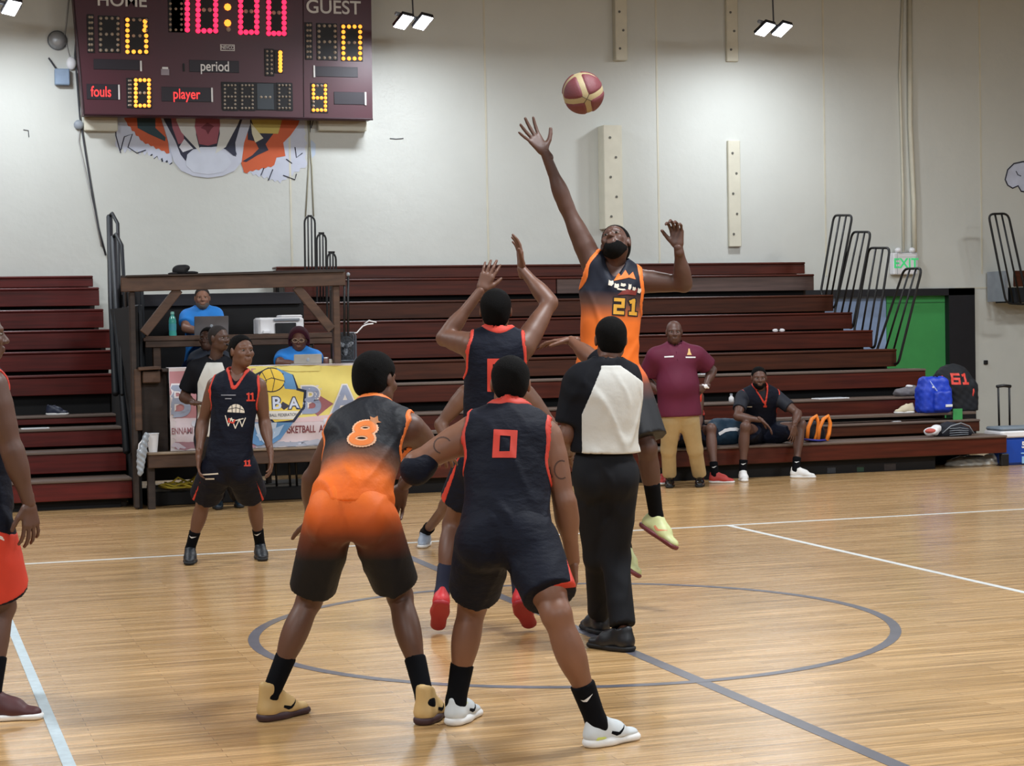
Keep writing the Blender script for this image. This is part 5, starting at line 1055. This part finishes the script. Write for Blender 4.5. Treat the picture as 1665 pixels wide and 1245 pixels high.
n0_ = unit(-FF*.93 + UU*.3); dec('number', digits('0', .098, .072, .028, .1), j, (821, 722), 7.95, -.05, redt, .003, n0_)
bt_ = bottoms(P, 'shorts', navy, .77, .022, .094, .12, fold=.012, stripe='b', smat=redt, sw=(-.015, .055), ssh=.085, sout=.02)
# elbow pad
E_ = P.Ea; S = SDF(); d1 = unit(P.Sa - E_); d2 = unit(P.Wa - E_); S.add(rc(E_ + d1*.045 - UU*.02, E_ - UU*.03, .058, .062), .03); S.add(rc(E_ - UU*.03, E_ + d2*.09 - UU*.03, .060, .05), .03); put('elbow_sleeve', [S.mesh(.009)], navy, P.root)
ink = mat('tattoo_ink', '4a3024', .6)
dec('tattoo', strokes([[(.036*math.cos(a), .034*math.sin(a)) for a in np.linspace(.6, 4.4, 14)]], .0055), P.body, (718, 725), 7.95, 0, ink, .001, None, back=.15); dec('tattoo', strokes([[(.030*math.cos(a) + .005, .038*math.sin(a)) for a in np.linspace(1.2, 5.2, 14)], [(-.045, .01), (-.042, -.015), (-.035, -.03)]], .0065), P.body, (912, 765), 7.95, 0, ink, .001, None, back=.2)
sock(P, 'a', blk, .16); sock(P, 'b', blk, .17, whk)
wsh = mat('shoe_pale', 'ccd3d6', .5, noise=.08); sh_ = feet(P, wsh, mat('sole_white', 'e6e6e4', .5), accent=blk, laces=mat('lace_grey', 'b4bcc0', .6))
lime = mat('lime_panel', 'd3e27a', .5)
for so_, uv in ((sh_[0], (752, 1158)), (sh_[1], (975, 1190))): dec('lime_panel', shape([(-.03, -.012), (-.02, .014), (.01, .02), (.03, .004), (.02, -.014)]), so_, uv, 7.9, -.2, lime, .0012, None, 1., .01, .3)

# ---- dark player jumping, back to us, both arms up
P = Per(); o = Pose(10.55); P.s = 1.03; P.b = .98; P.front = FF; P.hq = 1.1; P.q = .010
P.P = o.p(800, 735, .0); P.N = o.p(809, 548, -.02); P.H = o.p(806, 505, .0); P.look = unit(FF + UU*.35); P.hup = unit(UU - FF*.25)
P.Sa = o.p(764, 560, -.02); P.Sb = o.p(852, 562, -.02); P.Ea = o.p(722, 550, .20); P.Wa = o.reach(P.Ea, (782, 472), .28, 1); P.Eb = o.p(894, 492, .12); P.Wb = o.p(848, 437, .20)
P.Ia = o.p(775, 752, 0); P.Ib = o.p(828, 752, 0)
for sd, kuv, hu, tu in (('a', (736, 852), (716, 992), (710, 1037)), ('b', (835, 862), (849, 992), (862, 1041))):
    toe = dp(*tu, 10.66); toe[2] = max(.012, toe[2]); heel = dp(hu[0], hu[1], 10.50); L_ = toe - heel; L_ = unit(L_)*.27; heel = toe - L_*1.03; up = unit(np.cross(L_, RR)); up = up if up @ FF < 0 or True else up
    upv = FF*1.0 + UU*.6; setfoot(P, sd, heel, toe, upv)
    d = unit(toe - heel); u2 = unit(upv - d*(upv @ d)); A = heel + d*.06 + u2*.103; setattr(P, 'K' + sd, o.ik(getattr(P, 'I' + sd), A, kuv, .43, .43, 1))
P.handa = (unit(P.Wa - P.Ea + UU*.2), FF, -1, dict(curl=.3)); P.handb = (unit(UU - RR*.1), -FF*.3 - RR, 1, dict(curl=.25, spread=.05))
build_person('player in navy kit springing up with both arms raised', P, sk('skin_brown_c', '6a4838'), None, hairm, 'short')
j = top(P, 'jersey', navy, 'tank', .020, redt, .07, fold=.010, ph=2); dec('number', digits('0', .15, .10, .030, .1), j, (812, 610), 10.55, 0, redt, .003)
bottoms(P, 'shorts', navy, .62, .028, .11, .12, fold=.006, stripe='a', smat=redt)
for sd in 'ab': sock(P, sd, navs, .17)
rsh = mat('shoe_red', 'c92f35', .5, noise=.06); feet(P, rsh, mat('sole_red', '9c1f28', .5), accent=whk, laces=rsh)

# ---- orange player 21 jumping, facing us
P = Per(); o = Pose(11.3); P.s = 1.06; P.b = .98; P.front = -FF; P.hq = 1.1; P.q = .010
P.P = o.p(987, 600, .0); P.N = o.p(999, 436, -.02); P.H = o.p(1001, 397, -.05); P.look = unit(-FF*.75 + UU*.62 - RR*.35); P.hup = unit(UU*.8 + FF*.6)
P.Sa = o.p(962, 424, .0); P.Sb = o.p(1037, 456, .0); P.Ea = o.p(921, 336, .0); P.Wa = o.p(886, 248, -.02); P.Eb = o.p(1112, 462, -.08); P.Wb = o.p(1103, 402, -.18)
P.Ia = o.p(967, 622, 0); P.Ib = o.p(1018, 622, 0); P.Ka = o.p(978, 738, -.1); P.Kb = o.p(1052, 728, -.12)
hb_ = o.p(1040, 855, .05); tb_ = o.p(1095, 893, -.1); setfoot(P, 'b', hb_, tb_, UU*.8 + RR*.6 - FF*.2)
ha_ = o.p(990, 905, .3); ta_ = o.p(1030, 935, .12); setfoot(P, 'a', ha_, ta_, UU*.8 + RR*.5)
P.handa = (unit(-RR*.55 + UU*.75), -FF*.8 + RR*.3 + UU*.3, 1, dict(curl=.12, spread=.28, thumb=1.5, sz=1.12)); P.handb = (unit(UU - RR*.1), -FF - RR*.5, -1, dict(curl=.75))
s21 = sk('skin_brown_d', '54382d'); build_person('leaping player in orange and black kit, number 21, reaching for the ball', P, s21, None, hairm, 'buzz', hairm)
og2 = [(0, 'e8701f'), (.46, 'e8742a'), (.62, '6a4a3e'), (.74, '141a2a'), (1, '0e1322')]; jm2 = mat('ombre_jersey_front', 'ffffff', .62, attr=og2, noise=.06, spec=.3)
j = top(P, 'jersey', jm2, 'tank', .022, orng, .06, tone=lambda vs: ((vs - V(P.P)) @ P.sp)/.62, fold=.012, ph=.3, tw=.028, neck=False); 
j2 = top  # armholes
for q_, (x_, y_, w_, h_) in enumerate([(-.085, .012, .03, .03), (-.05, .0, .028, .026), (-.012, .01, .03, .018), (.028, .004, .018, .032), (.055, -.004, .02, .02), (.088, -.01, .022, .028), (-.02, -.018, .05, .010)]):
    dec('pale_print', shape([(x_ - w_*.5, y_ - h_*.5), (x_ + w_*.2, y_ - h_*.6), (x_ + w_*.55, y_ - h_*.1), (x_ + w_*.4, y_ + h_*.5), (x_ - w_*.1, y_ + h_*.35), (x_ - w_*.45, y_ + h_*.55)]), j, (1014, 468), 11.3, -.12, mat('cream_print', 'd9d0c0', .6), .0045)
dec('flame_print', shape([(-.07, -.02), (-.04, .03), (-.025, .01), (0, .045), (.02, .012), (.045, .035), (.06, -.01), (.02, .0), (-.02, -.01)]), j, (1015, 453), 11.3, 0, orng, .003)
dec('maroon_print', shape([(-.06, -.02), (-.02, .014), (.03, .01), (.06, .02), (.05, -.02), (.0, -.016)]), j, (1018, 476), 11.3, 0, mat('maroon_print', '7a2a24', .6), .003)
dec('number_outline', digits('21', .075, .045, .034, .085), j, (1016, 500), 11.3, -.05, nv, .003); dec('number', digits('21', .075, .045, .020, .085), j, (1016, 500), 11.3, -.05, mat('gold_number', 'e0a83c', .6), .0045)
zt2 = float(P.P[2]) + .12; bottoms(P, 'shorts', mat('ombre_shorts_front', 'ffffff', .6, attr=[(0, '080b12'), (.42, '0d1017'), (.6, '5a2f24'), (.72, 'cf5d20'), (1, 'e8701f')], noise=.06), .88, .036, .112, .13, tone=lambda vs: (vs[:, 2] - (zt2 - .52))/.52, fold=.007)
for sd in 'ab': sock(P, sd, blk, .20)
feet(P, mat('shoe_lime', 'c9cf96', .5, noise=.15, nscale=14), mat('sole_maroon2', '6a2a30', .5), accent=mat('coral_tick', 'e0906a', .5), laces=mat('lace_yellow', 'd8c86a', .5))

# ---- referee, back to us
P = Per(); o = Pose(10.05); P.s = 1.0; P.b = 1.0; P.lg = -.022; P.front = FF; P.hq = 1.1; P.q = .010
P.P = o.p(982, 752, 0); P.N = o.p(989, 600, -.02); P.H = o.p(993, 552, .03); P.look = unit(FF + UU*.05 - RR*.1)
P.Sa = o.p(942, 620, .0); P.Sb = o.p(1016, 614, .05); P.Ea = o.p(922, 708, -.02); P.Wa = o.p(926, 738, .24); P.Eb = o.p(962, 583, .34); P.Wb = o.p(928, 553, .52)
P.Ia = o.p(962, 775, 0); P.Ib = o.p(1008, 775, 0); P.fsz = 1.08
setfoot(P, 'a', fl(1030, 1060), fl(962, 1052)); setfoot(P, 'b', fl(985, 1033, 0), fl(952, 1022))
h, t, up = P.Fa; A = h + unit(t - h)*.06 + V([0, 0, .1]); P.Ka = o.ik(P.Ia, A, (975, 905), .43, .43, 1); A = P.Fb[0] + unit(P.Fb[1] - P.Fb[0])*.06 + V([0, 0, .1]); P.Kb = o.ik(P.Ib, A, (1002, 905), .43, .43, 1)
t_ = P.Fa, P.Fb; P.Fa, P.Fb = t_[1], t_[0]; P.Ka = o.ik(P.Ia, P.Fa[0] + V([0, 0, .1]), (972, 905), .43, .43, 1); P.Kb = o.ik(P.Ib, P.Fb[0] + V([0, 0, .1]), (1000, 905), .43, .43, 1)
P.handa = (unit(FF - UU*.1), RR, 1, {}); P.handb = (unit(-RR*1. - UU*.05 + FF*.2), -UU, 1, dict(curl=.28, spread=.12))
build_person('referee in black and white raglan shirt, back to camera', P, sk('skin_brown_e', '6e4a39'), None, hairm, 'short')
rb = mat('ref_black', '080a12', .75, spec=.2); rw = mat('ref_white', 'c9c9c3', .7, noise=.03, bump=.1, bscale=30)
j = top(P, 'shirt', rb, 'crew', .024, None, -.055, sleeve=.82, fold=.014, ph=.9)
cx0 = P.Sa; 
def backpanel(Q):
    r = (Q - V(P.N)); x = r @ RR; z = r @ UU; y = r @ FF
    return np.maximum.reduce([-(x + .045 + np.clip(-z*.42, 0, .098)), (z - .03) + (x - .045)*.70, x - .20, z - .02, y - .06])
overlay(P, 'white_panel', rw, j, backpanel)
bottoms(P, 'trousers', mat('black_trouser', '06080f', .8, noise=.1, spec=.3), .93, .014, .1, .15, long=True, fold=.012)
feet(P, mat('ref_shoe', '14171d', .45), M['rubber'], laces=M['grey'])

# ---- player 11 facing us
P = Per(); o = Pose(13.75); P.s = .98; P.b = .93; P.front = -FF; P.hq = 1.1; P.q = .010
P.P = o.p(372, 745, 0); P.N = o.p(386, 612, -.02); P.H = o.p(393, 571, -.05); P.look = unit(-FF*.8 + RR*.6 + UU*.02)
P.Sa = o.p(350, 627, 0); P.Sb = o.p(420, 628, 0); P.Ea = o.p(330, 686, .08); P.Wa = o.p(323, 740, -.05); P.Eb = o.p(430, 686, .08); P.Wb = o.p(440, 736, -.05)
P.Ia = o.p(352, 762, 0); P.Ib = o.p(393, 762, 0); setfoot(P, 'a', fl(310, 912), fl(307, 930)); setfoot(P, 'b', fl(422, 906), fl(438, 922))
for sd, kuv in (('a', (331, 815)), ('b', (412, 812))):
    h, t, up = getattr(P, 'F' + sd); A = h + unit(t - h)*.058 + V([0, 0, .10]); setattr(P, 'K' + sd, o.ik(getattr(P, 'I' + sd), A, kuv, .42, .42, -1))
P.handa = (unit(-UU), RR, 1, dict(curl=.4)); P.handb = (unit(-UU + RR*.1 - FF*.2), -RR, 1, dict(curl=.4))
P.handa = (unit(-UU), RR, -1, dict(curl=.4))
build_person('player in navy kit number 11 standing square to the camera', P, sk('skin_brown_f', '6b4a3a'), None, hairm, 'short')
j = top(P, 'jersey', navy, 'tank', .022, redt, .04, fold=.010, ph=.7)
dec('number', digits('11', .05, .03, .011, .026), j, (411, 645), 13.75, 0, redt, .003); dec('small_lettering', strokes([[(-.05, .0), (.05, .0)], [(-.02, -.025), (.02, -.025)]], .007), j, (376, 642), 13.75, 0, mat('dim_print', '8d8f98', .6), .003)
crm = mat('cream_print', 'd9d0c0', .6)
dec('ball_print', shape([(.06*math.cos(a), .06*math.sin(a)) for a in np.linspace(0, math.pi, 14)]), j, (388, 670), 13.75, -.05, crm, .003); dec('ball_seams', strokes([[(0, .06), (0, 0)], [(-.03, .052), (-.025, 0)], [(.03, .052), (.025, 0)], [(-.055, .02), (0, .035), (.055, .02)]], .004), j, (388, 670), 13.75, -.05, nv, .0045)
dec('net_print', strokes([[(-.075, -.0), (-.05, -.07), (-.03, -.015), (0, -.085), (.025, -.02), (.045, -.07), (.065, -.01)], [(-.04, -.02), (0, -.03), (.05, -.015)]], .007), j, (388, 676), 13.75, -.05, crm, .003); dec('rim_print', strokes([[(-.03, -.0), (-.035, -.02), (0, -.03), (.01, -.01)]], .01), j, (384, 680), 13.75, 0, redt, .004)
b_ = bottoms(P, 'shorts', navy, .80, .034, .108, .12, fold=.008, stripe='ab', smat=redt, sw=(.0, .014), sout=.09)
dec('small_lettering', strokes([[(-.07, 0), (.06, .01)], [(-.03, -.03), (.03, -.028)]], .010), b_, (344, 771), 13.75, 0, crm, .003); dec('small_number', digits('11', .035, .02, .01, .022), b_, (405, 752), 13.75, 0, redt, .003)
for sd in 'ab': sock(P, sd, blk, .15, whk)
feet(P, mat('shoe_charcoal', '181c22', .5), M['rubber'], laces=M['blackpl'])

# ---- second referee behind 11
P = Per(); o = Pose(17.6); P.s = 1.0; P.b = 1.03; P.lg = -.02; P.front = -FF; P.hq = 1.4; P.q = .012
P.P = o.p(350, 700, 0); P.N = o.p(351, 588, 0); P.H = o.p(356, 550, -.04); P.look = unit(-FF*.6 + RR*.8)
P.Sa = o.p(318, 600, 0); P.Sb = o.p(384, 600, 0); P.Ea = o.p(299, 646, .05); P.Wa = o.p(317, 655, -.22); P.Eb = o.p(402, 645, .1); P.Wb = o.p(398, 690, -.02)
P.Ia = o.p(336, 715, 0); P.Ib = o.p(364, 715, 0); setfoot(P, 'a', fl(352, 825), fl(362, 833)); setfoot(P, 'b', fl(388, 822), fl(398, 833))
for sd, kuv in (('a', (343, 770)), ('b', (376, 770))):
    h, t, up = getattr(P, 'F' + sd); A = h + unit(t - h)*.058 + V([0, 0, .10]); setattr(P, 'K' + sd, o.ik(getattr(P, 'I' + sd), A, kuv, .42, .42, -1))
P.handa = (unit(RR - FF*.2), -UU, 1, dict(curl=.5)); P.handb = (unit(-UU), -RR, 1, {})
build_person('second referee with whistle, white front and black sleeves, behind number 11', P, sk('skin_brown_g', '4d3429'), None, mat('stubble', '1a1210', .8), 'buzz')
j = top(P, 'shirt', rb, 'crew', .022, None, .05, sleeve=.75, fold=.004)
overlay(P, 'white_panel', rw, j, lambda Q: np.maximum.reduce([np.abs((Q - V(P.N)) @ P.cl) - (.155 - np.maximum(0, (Q - V(P.N)) @ P.sp + .20)*.42), (Q - V(P.N)) @ P.sp + .005, -((Q - V(P.N)) @ P.cf)]))
MB().tube([P.H + P.hf*.10 - P.hu*.06, P.H + P.hf*.14 - P.hu*.065], .010, 6).ell(P.H + P.hf*.145 - P.hu*.07, (.014, .014, .014)).build('whistle', M['blackpl'], P.root, 1)
bottoms(P, 'trousers', mat('navy_trouser', '0f1424', .7), .9, .026, .1, .12, long=True); feet(P, mat('ref_shoe_teal', '1b2a36', .5), M['rubber'])

# ---- coach in maroon polo
P = Per(); o = Pose(19.45); P.s = .98; P.b = 1.08; P.belly = .07; P.lg = -.025; P.front = -FF; P.hq = 1.3; P.q = .011
P.P = o.p(1105, 668, 0); P.N = o.p(1098, 567, 0); P.H = o.p(1096, 540, -.04); P.look = unit(-FF*1. + RR*.0 - UU*.05); P.hs = 1.02
P.Sa = o.p(1066, 580, 0); P.Sb = o.p(1133, 578, 0); P.Ea = o.p(1049, 618, .14); P.Wa = o.p(1075, 637, -.02); P.Eb = o.p(1158, 602, .1); P.Wb = o.p(1147, 628, -.04)
P.Ia = o.p(1092, 682, 0); P.Ib = o.p(1120, 682, 0); setfoot(P, 'a', fl(1089, 790), fl(1089, 799)); setfoot(P, 'b', fl(1138, 789), fl(1137, 798))
for sd, kuv in (('a', (1087, 730)), ('b', (1130, 730))):
    h, t, up = getattr(P, 'F' + sd); A = h + unit(t - h)*.058 + V([0, 0, .10]); setattr(P, 'K' + sd, o.ik(getattr(P, 'I' + sd), A, kuv, .40, .40, -1))
P.handa = (unit(RR*.9 - UU*.4), FF, -1, dict(curl=.4)); P.handb = (unit(-RR - UU*.3), FF, 1, dict(curl=.4))
build_person('coach in maroon polo and khaki trousers, hands on hips', P, sk('skin_brown_h', '553a31'), None, hairm, None)
pm_ = mat('maroon_polo', '5c1a33', .7, noise=.06, spec=.3); j = top(P, 'polo_shirt', pm_, 'crew', .034, None, .055, sleeve=.72, fold=.003)
S = SDF(); S.add(rc(P.N - P.cf*.01, P.N + P.sp*.035, .085, .078), .02); S.sub(rc(P.N - P.sp*.1, P.N + P.sp*.2, .066, .066)[0]); S.sub(rc(P.N + P.cf*.10 + P.sp*.05, P.N + P.cf*.10 - P.sp*.05, .035, .015)[0]); put('collar', [S.mesh(.008)], pm_, j)
dec('embroidery', strokes([[(-.04, 0), (.04, .0)]], .014), j, (1086, 580), 19.45, .05, whk, .003); dec('crest', shape([(-.025, -.02), (.025, -.02), (.012, .01), (.006, .045), (-.006, .045), (-.012, .01)]), j, (1119, 574), 19.45, 0, mat('crest_gold', 'd8b070', .6), .003); dec('embroidery', strokes([[(-.045, 0), (.045, .0)]], .014), j, (1121, 581), 19.45, 0, whk, .003)
MB().tube([P.N + P.cf*.128 - P.sp*.03, P.N + P.cf*.150 - P.sp*.12], .006, 6).build('placket', pm_, j, 1)
bottoms(P, 'trousers', mat('khaki', 'b39d72', .75, noise=.08, bump=.5, bscale=10), .9, .012, .1, .10, long=True, fold=.003); feet(P, mat('dress_shoe', '0f1014', .2), M['rubber'])
w_ = P.Wb; MB().tube([w_ + .034*(math.cos(q)*unit(np.cross(P.Eb - P.Wb, FF)) + math.sin(q)*FF) for q in np.linspace(0, 6.28, 17)[:-1]], .010, 6, closed=True).ell(w_ - FF*.036, (.022, .01, .022)).build('wristwatch', M['white'], P.root, 1)

# ---- seated player on the lowest bench
P = Per(); o = Pose(20.3); P.s = .98; P.b = 1.0; P.front = -FF; P.hq = 1.3; P.q = .011
yp = lambda u, v, y: at(u, v, 1, y)
P.P = yp(1237, 700, 9.02); P.N = yp(1235, 633, 8.78); P.H = yp(1234, 614, 8.70); P.look = unit(-FF - UU*.12)
P.Sa = yp(1207, 646, 8.80); P.Sb = yp(1263, 646, 8.80); P.Ea = yp(1199, 677, 8.62); P.Wa = yp(1238, 683, 8.45); P.Eb = yp(1297, 672, 8.60); P.Wb = yp(1291, 692, 8.42)
P.Ia = yp(1224, 708, 8.96); P.Ib = yp(1250, 708, 8.96); P.Ka = yp(1212, 694, 8.50); P.Kb = yp(1302, 690, 8.62)
ta_ = yp(1212, 784, 8.30); ta_[2] = 0; setfoot(P, 'a', ta_ + FF*.27, ta_); hb_ = yp(1285, 777, 8.52); hb_[2] = 0; setfoot(P, 'b', hb_, hb_ + unit(RR - FF*.25)*.27)
P.s = 1.0
P.handa = (unit(RR*.7 - UU*.6), -UU - RR*.3, 1, dict(curl=.3)); P.handb = (unit(-UU - RR*.1), -RR*.5 + FF, 1, dict(curl=.3))
ssk = sk('skin_brown_i', '5d4034'); build_person('seated player in navy vest over t-shirt, white trainers, elbows on knees', P, ssk, None, hairm, 'buzz', hairm)
S_ = navy; j = top(P, 't_shirt', mat('navy_tee', '0e1422', .7), 'crew', .016, None, .05, sleeve=.62, fold=.003); j = top(P, 'jersey', navy, 'tank', .026, redt, .06, fold=.003)
dec('small_lettering', strokes([[(-.06, 0), (.05, 0)]], .010), j, (1222, 662), 20.3, 0, crm, .004); dec('number', digits('1', .045, .03, .02, .02), j, (1252, 658), 20.3, 0, redt, .004)
bottoms(P, 'shorts', navy, .72, .03, .105, .12, fold=.004)
for sd in 'ab': sock(P, sd, blk, .13, whk)
P.st = .034; feet(P, ws, ws, laces=mat('lace_grey', 'b4bcc0', .6))

# ---- seated player hidden behind the coach
P = Per(); o = Pose(20.1); P.s = .98; P.b = 1.0; P.front = -FF; P.hq = 1.4; P.q = .012
P.P = yp(1122, 704, 9.02); P.N = yp(1117, 634, 8.85); P.H = yp(1111, 608, 8.78); P.look = unit(-FF + RR*.2); P.hs = .92
P.Sa = yp(1098, 646, 8.85); P.Sb = yp(1134, 646, 8.85); P.Ea = yp(1092, 680, 8.75); P.Wa = yp(1105, 694, 8.55); P.Eb = yp(1136, 680, 8.75); P.Wb = yp(1137, 694, 8.52)
P.Ia = yp(1112, 712, 8.96); P.Ib = yp(1134, 712, 8.96); P.Ka = yp(1096, 698, 8.5); P.Kb = yp(1156, 697, 8.52)
ha_ = yp(1082, 775, 8.52); ha_[2] = 0; setfoot(P, 'a', ha_, ha_ + unit(-FF - RR*.3)*.27); hb_ = yp(1153, 785, 8.38); hb_[2] = 0; setfoot(P, 'b', hb_, hb_ + unit(RR - FF*.15)*.27)
P.handa = (unit(-UU - FF*.5), -RR, 1, {}); P.handb = (unit(-UU - FF*.5), -RR, 1, {})
build_person('seated player mostly hidden behind the coach, one red trainer showing', P, ssk, None, hairm, 'short')
top(P, 'jersey', navy, 'tank', .02, redt, .06); bottoms(P, 'shorts', navy, .8, .03, .105, .12)
for sd in 'ab': sock(P, sd, blk, .13, whk)
feet(P, mat('shoe_red_b', 'b83a34', .5), ws, laces=mat('shoe_red_b', 'b83a34', .5))

# ---- player bent over beyond the jumper
P = Per(); o = Pose(13.95); P.s = 1.0; P.b = 1.0; P.front = -FF; P.hq = 1.3; P.q = .011
P.P = o.p(812, 722, .42); P.N = o.p(806, 640, -.02); P.H = o.p(806, 612, -.12); P.look = unit(-FF - UU*.3); P.hup = unit(UU - FF*.4)
P.Sa = o.p(757, 640, .0); P.Sb = o.p(856, 640, .0); P.Ea = o.p(716, 690, .02); P.Wa = o.p(744, 742, -.12); P.Eb = o.p(897, 690, .02); P.Wb = o.p(880, 752, -.12)
P.Ia = o.p(790, 740, .38); P.Ib = o.p(835, 740, .38); P.Ka = o.p(744, 800, .02); P.Kb = o.p(872, 800, .02)
setfoot(P, 'a', fl(692, 888), fl(672, 908)); setfoot(P, 'b', fl(884, 888), fl(890, 903))
P.Fa = (o.p(694, 880, .12), o.p(676, 905, -.02), V([0, 0, 1.]) + unit(-RR))
P.Fa = (fl(693, 885), fl(673, 907), V([0, 0, 1.]))
P.handa = (unit(RR*.3 - UU), FF, -1, dict(curl=.3)); P.handb = (unit(-RR*.3 - UU), FF, 1, dict(curl=.3))
build_person('player bent over beyond the jumper, only an arm and grey trainer visible', P, sk('skin_brown_j', '6b4a39'), None, hairm, 'short')
top(P, 'jersey', navy, 'tank', .02, redt, .05); bottoms(P, 'shorts', navy, .80, .03, .105, .12, stripe='a', smat=redt)
for sd in 'ab': sock(P, sd, blk, .15)
feet(P, mat('shoe_greyblue', '97a3b3', .5, noise=.15), ws, laces=mat('lace_pink', 'd88a96', .5))

# ---- player at the left edge
P = Per(); o = Pose(8.45); P.s = 1.05; P.b = 1.02; P.front = RR; P.hq = 1; P.q = .009
P.P = o.p(-38, 815, 0); P.N = o.p(-42, 600, .02); P.H = o.p(-32, 545, .02); P.look = unit(RR + FF*.3)
P.Sb = o.p(-14, 628, -.17); P.Sa = o.p(-62, 628, .2); P.Eb = o.p(20, 732, -.16); P.Wb = o.p(47, 818, -.12); P.Ea = o.p(-70, 735, .26); P.Wa = o.p(-40, 820, .3)
P.Ib = o.p(-30, 850, -.10); P.Ia = o.p(-42, 850, .11); setfoot(P, 'b', fl(-36, 1171), fl(66, 1168)); setfoot(P, 'a', fl(-120, 1120), fl(-30, 1118))
for sd, kuv in (('b', (2, 985)), ('a', (-60, 980))):
    h, t, up = getattr(P, 'F' + sd); A = h + unit(t - h)*.058 + V([0, 0, .10]); setattr(P, 'K' + sd, o.ik(getattr(P, 'I' + sd), A, kuv, .45, .44, -1))
P.handb = (unit(-UU + RR*.1), -RR*.6 + FF*.6, -1, dict(curl=.38)); P.handa = (unit(-UU), -FF, -1, {})
build_person('player cut off by the left edge, arm hanging, red side panel on shorts', P, sk('skin_brown_k', '5b3f33'), None, hairm, 'short')
top(P, 'jersey', navy, 'tank', .02, redt, .04); b_ = bottoms(P, 'shorts', navy, .80, .034, .112, .12, fold=.006)
S = P.bitems(SDF()); kz = V(P.Ib); lx_ = unit(V(P.Kb) - P.Ib)
rp = lambda Q: Q - kz - ((Q - kz) @ lx_)[..., None]*lx_
S.keep(lambda Q: np.maximum.reduce([rp(Q) @ FF - .05, -(rp(Q) @ RR) + .02, (Q - kz) @ UU + .03 + .5*((Q - kz) @ RR - .1), (Q - kz) @ lx_ - .80*.45 + .01])); put('side_panel', [S.mesh(.0085, grow=.003)], redt, b_)
dec('white_line', strokes([[(-.10, .05), (.03, -.0), (.09, -.05)]], .012), b_, (6, 868), 8.45, 0, whk, .006)
for sd in 'ab': sock(P, sd, blk, .17)
feet(P, mat('shoe_maroon', '4a2426', .55), ws, laces=mat('lace_maroon', '331a1e', .6))

# ---- seated officials
def seated(lab, D, hx, hy, sa, sb, look, skin, hair, kind, shirt, wa, wb, ea, eb, beard=None, hs=1., col=True, dd=0):
    global P
    P = Per(); o = Pose(D); P.s = .97; P.b = .98; P.lg = -.02; P.front = -FF; P.hq = 1.3; P.q = .012; P.hs = hs
    mx_ = (sa[0] + sb[0])/2; P.P = o.p(mx_, sa[1] + 78, .05); P.N = o.p(mx_ + (hx - mx_)*.5, sa[1] - 6, 0); P.H = o.p(hx, hy, -.04); P.look = unit(look)
    P.Sa = o.p(sa[0] + 4, sa[1] + 4, 0); P.Sb = o.p(sb[0] - 4, sb[1] + 4, 0); P.Ea = o.p(*ea, -.12); P.Eb = o.p(*eb, -.12); P.Wa = o.p(*wa, -.27); P.Wb = o.p(*wb, -.27)
    P.Ia = o.p(mx_ - 14, sa[1] + 88, 0); P.Ib = o.p(mx_ + 14, sa[1] + 88, 0); P.Ka = o.p(mx_ - 18, sa[1] + 86, -.33); P.Kb = o.p(mx_ + 18, sa[1] + 86, -.33)
    base_z = max(.02, float(o.p(mx_, sa[1] + 88)[2]) - .45)
    for sd, K in (('a', P.Ka), ('b', P.Kb)):
        h = V([K[0], K[1] + .12, base_z]); setfoot(P, sd, h, h - FF*.24)
    P.handa = (unit(-FF + RR*.5 - UU*.3), -UU, 1, dict(curl=.3)); P.handb = (unit(-FF - RR*.5 - UU*.3), -UU, 1, dict(curl=.3))
    build_person(lab, P, skin, None, hair, kind, beard); j = top(P, 'polo_shirt', shirt, 'crew', .022, None, .03, sleeve=.6, fold=.004)
    S = SDF(); S.add(rc(P.N - P.cf*.01, P.N + P.sp*.035, .082, .074), .02); S.sub(rc(P.N - P.sp*.1, P.N + P.sp*.2, .063, .063)[0]); S.sub(rc(P.N + P.cf*.10 + P.sp*.05, P.N + P.cf*.10 - P.sp*.05, .035, .012)[0]); put('collar', [S.mesh(.009)], shirt, j)
    bottoms(P, 'trousers', mat('denim_navy', '1c2a55', .8), .9, .024, .1, .1, long=True); feet(P, bs, M['rubber']); return P
bp_ = mat('bright_blue_polo', '2f86dc', .7, noise=.06, spec=.3)
seated('seated man in bright blue polo behind the upper shelf laptop', depth(at(329, 500, 1, 9.85)), 329, 485, (300, 512), (355, 508), -FF + RR*.2, sk('skin_brown_l', '8a6350'), mat('greying_hair', '2a2624', .8), 'buzz', bp_, (332, 540), (348, 540), (302, 534), (356, 532), mat('grey_beard', '5d5550', .9))
seated('seated woman with burgundy hair, glasses and blue polo at the desk', depth(at(486, 570, 1, 8.86)), 486, 553, (455, 578), (517, 578), -FF + RR*.05 - UU*.08, sk('skin_brown_m', '6a4638'), mat('burgundy_hair', '4a1226', .75, bump=.5, bscale=150), 'long', bp_, (490, 590), (502, 590), (455, 592), (516, 592))
gm_ = MB()
for s in (-1, 1): gm_.tube([P.H + P.hf*.108 + P.hl*(s*.032 + .026*math.cos(q)) + P.hu*(.004 + .019*math.sin(q)) for q in np.linspace(0, 6.28, 13)[:-1]], .003, 5, closed=True); gm_.tube([P.H + P.hf*.105 + P.hl*s*.058 + P.hu*.006, P.H + P.hf*.0 + P.hl*s*.08 + P.hu*.006], .003, 5)
gm_.tube([P.H + P.hf*.112 + P.hl*-.008 + P.hu*.006, P.H + P.hf*.112 + P.hl*.008 + P.hu*.006], .003, 5); gm_.build('glasses', mat('glasses_frame', 'b9a58a', .3, metal=.5), P.root, 1)
seated('official half hidden behind the second referee, head showing', depth(at(338, 560, 1, 8.92)), 338, 551, (316, 580), (368, 580), -FF - RR*.3, sk('skin_brown_g', '4d3429'), hairm, 'short', mat('dark_shirt', '1a2230', .8), (332, 606), (350, 606), (312, 600), (366, 600))
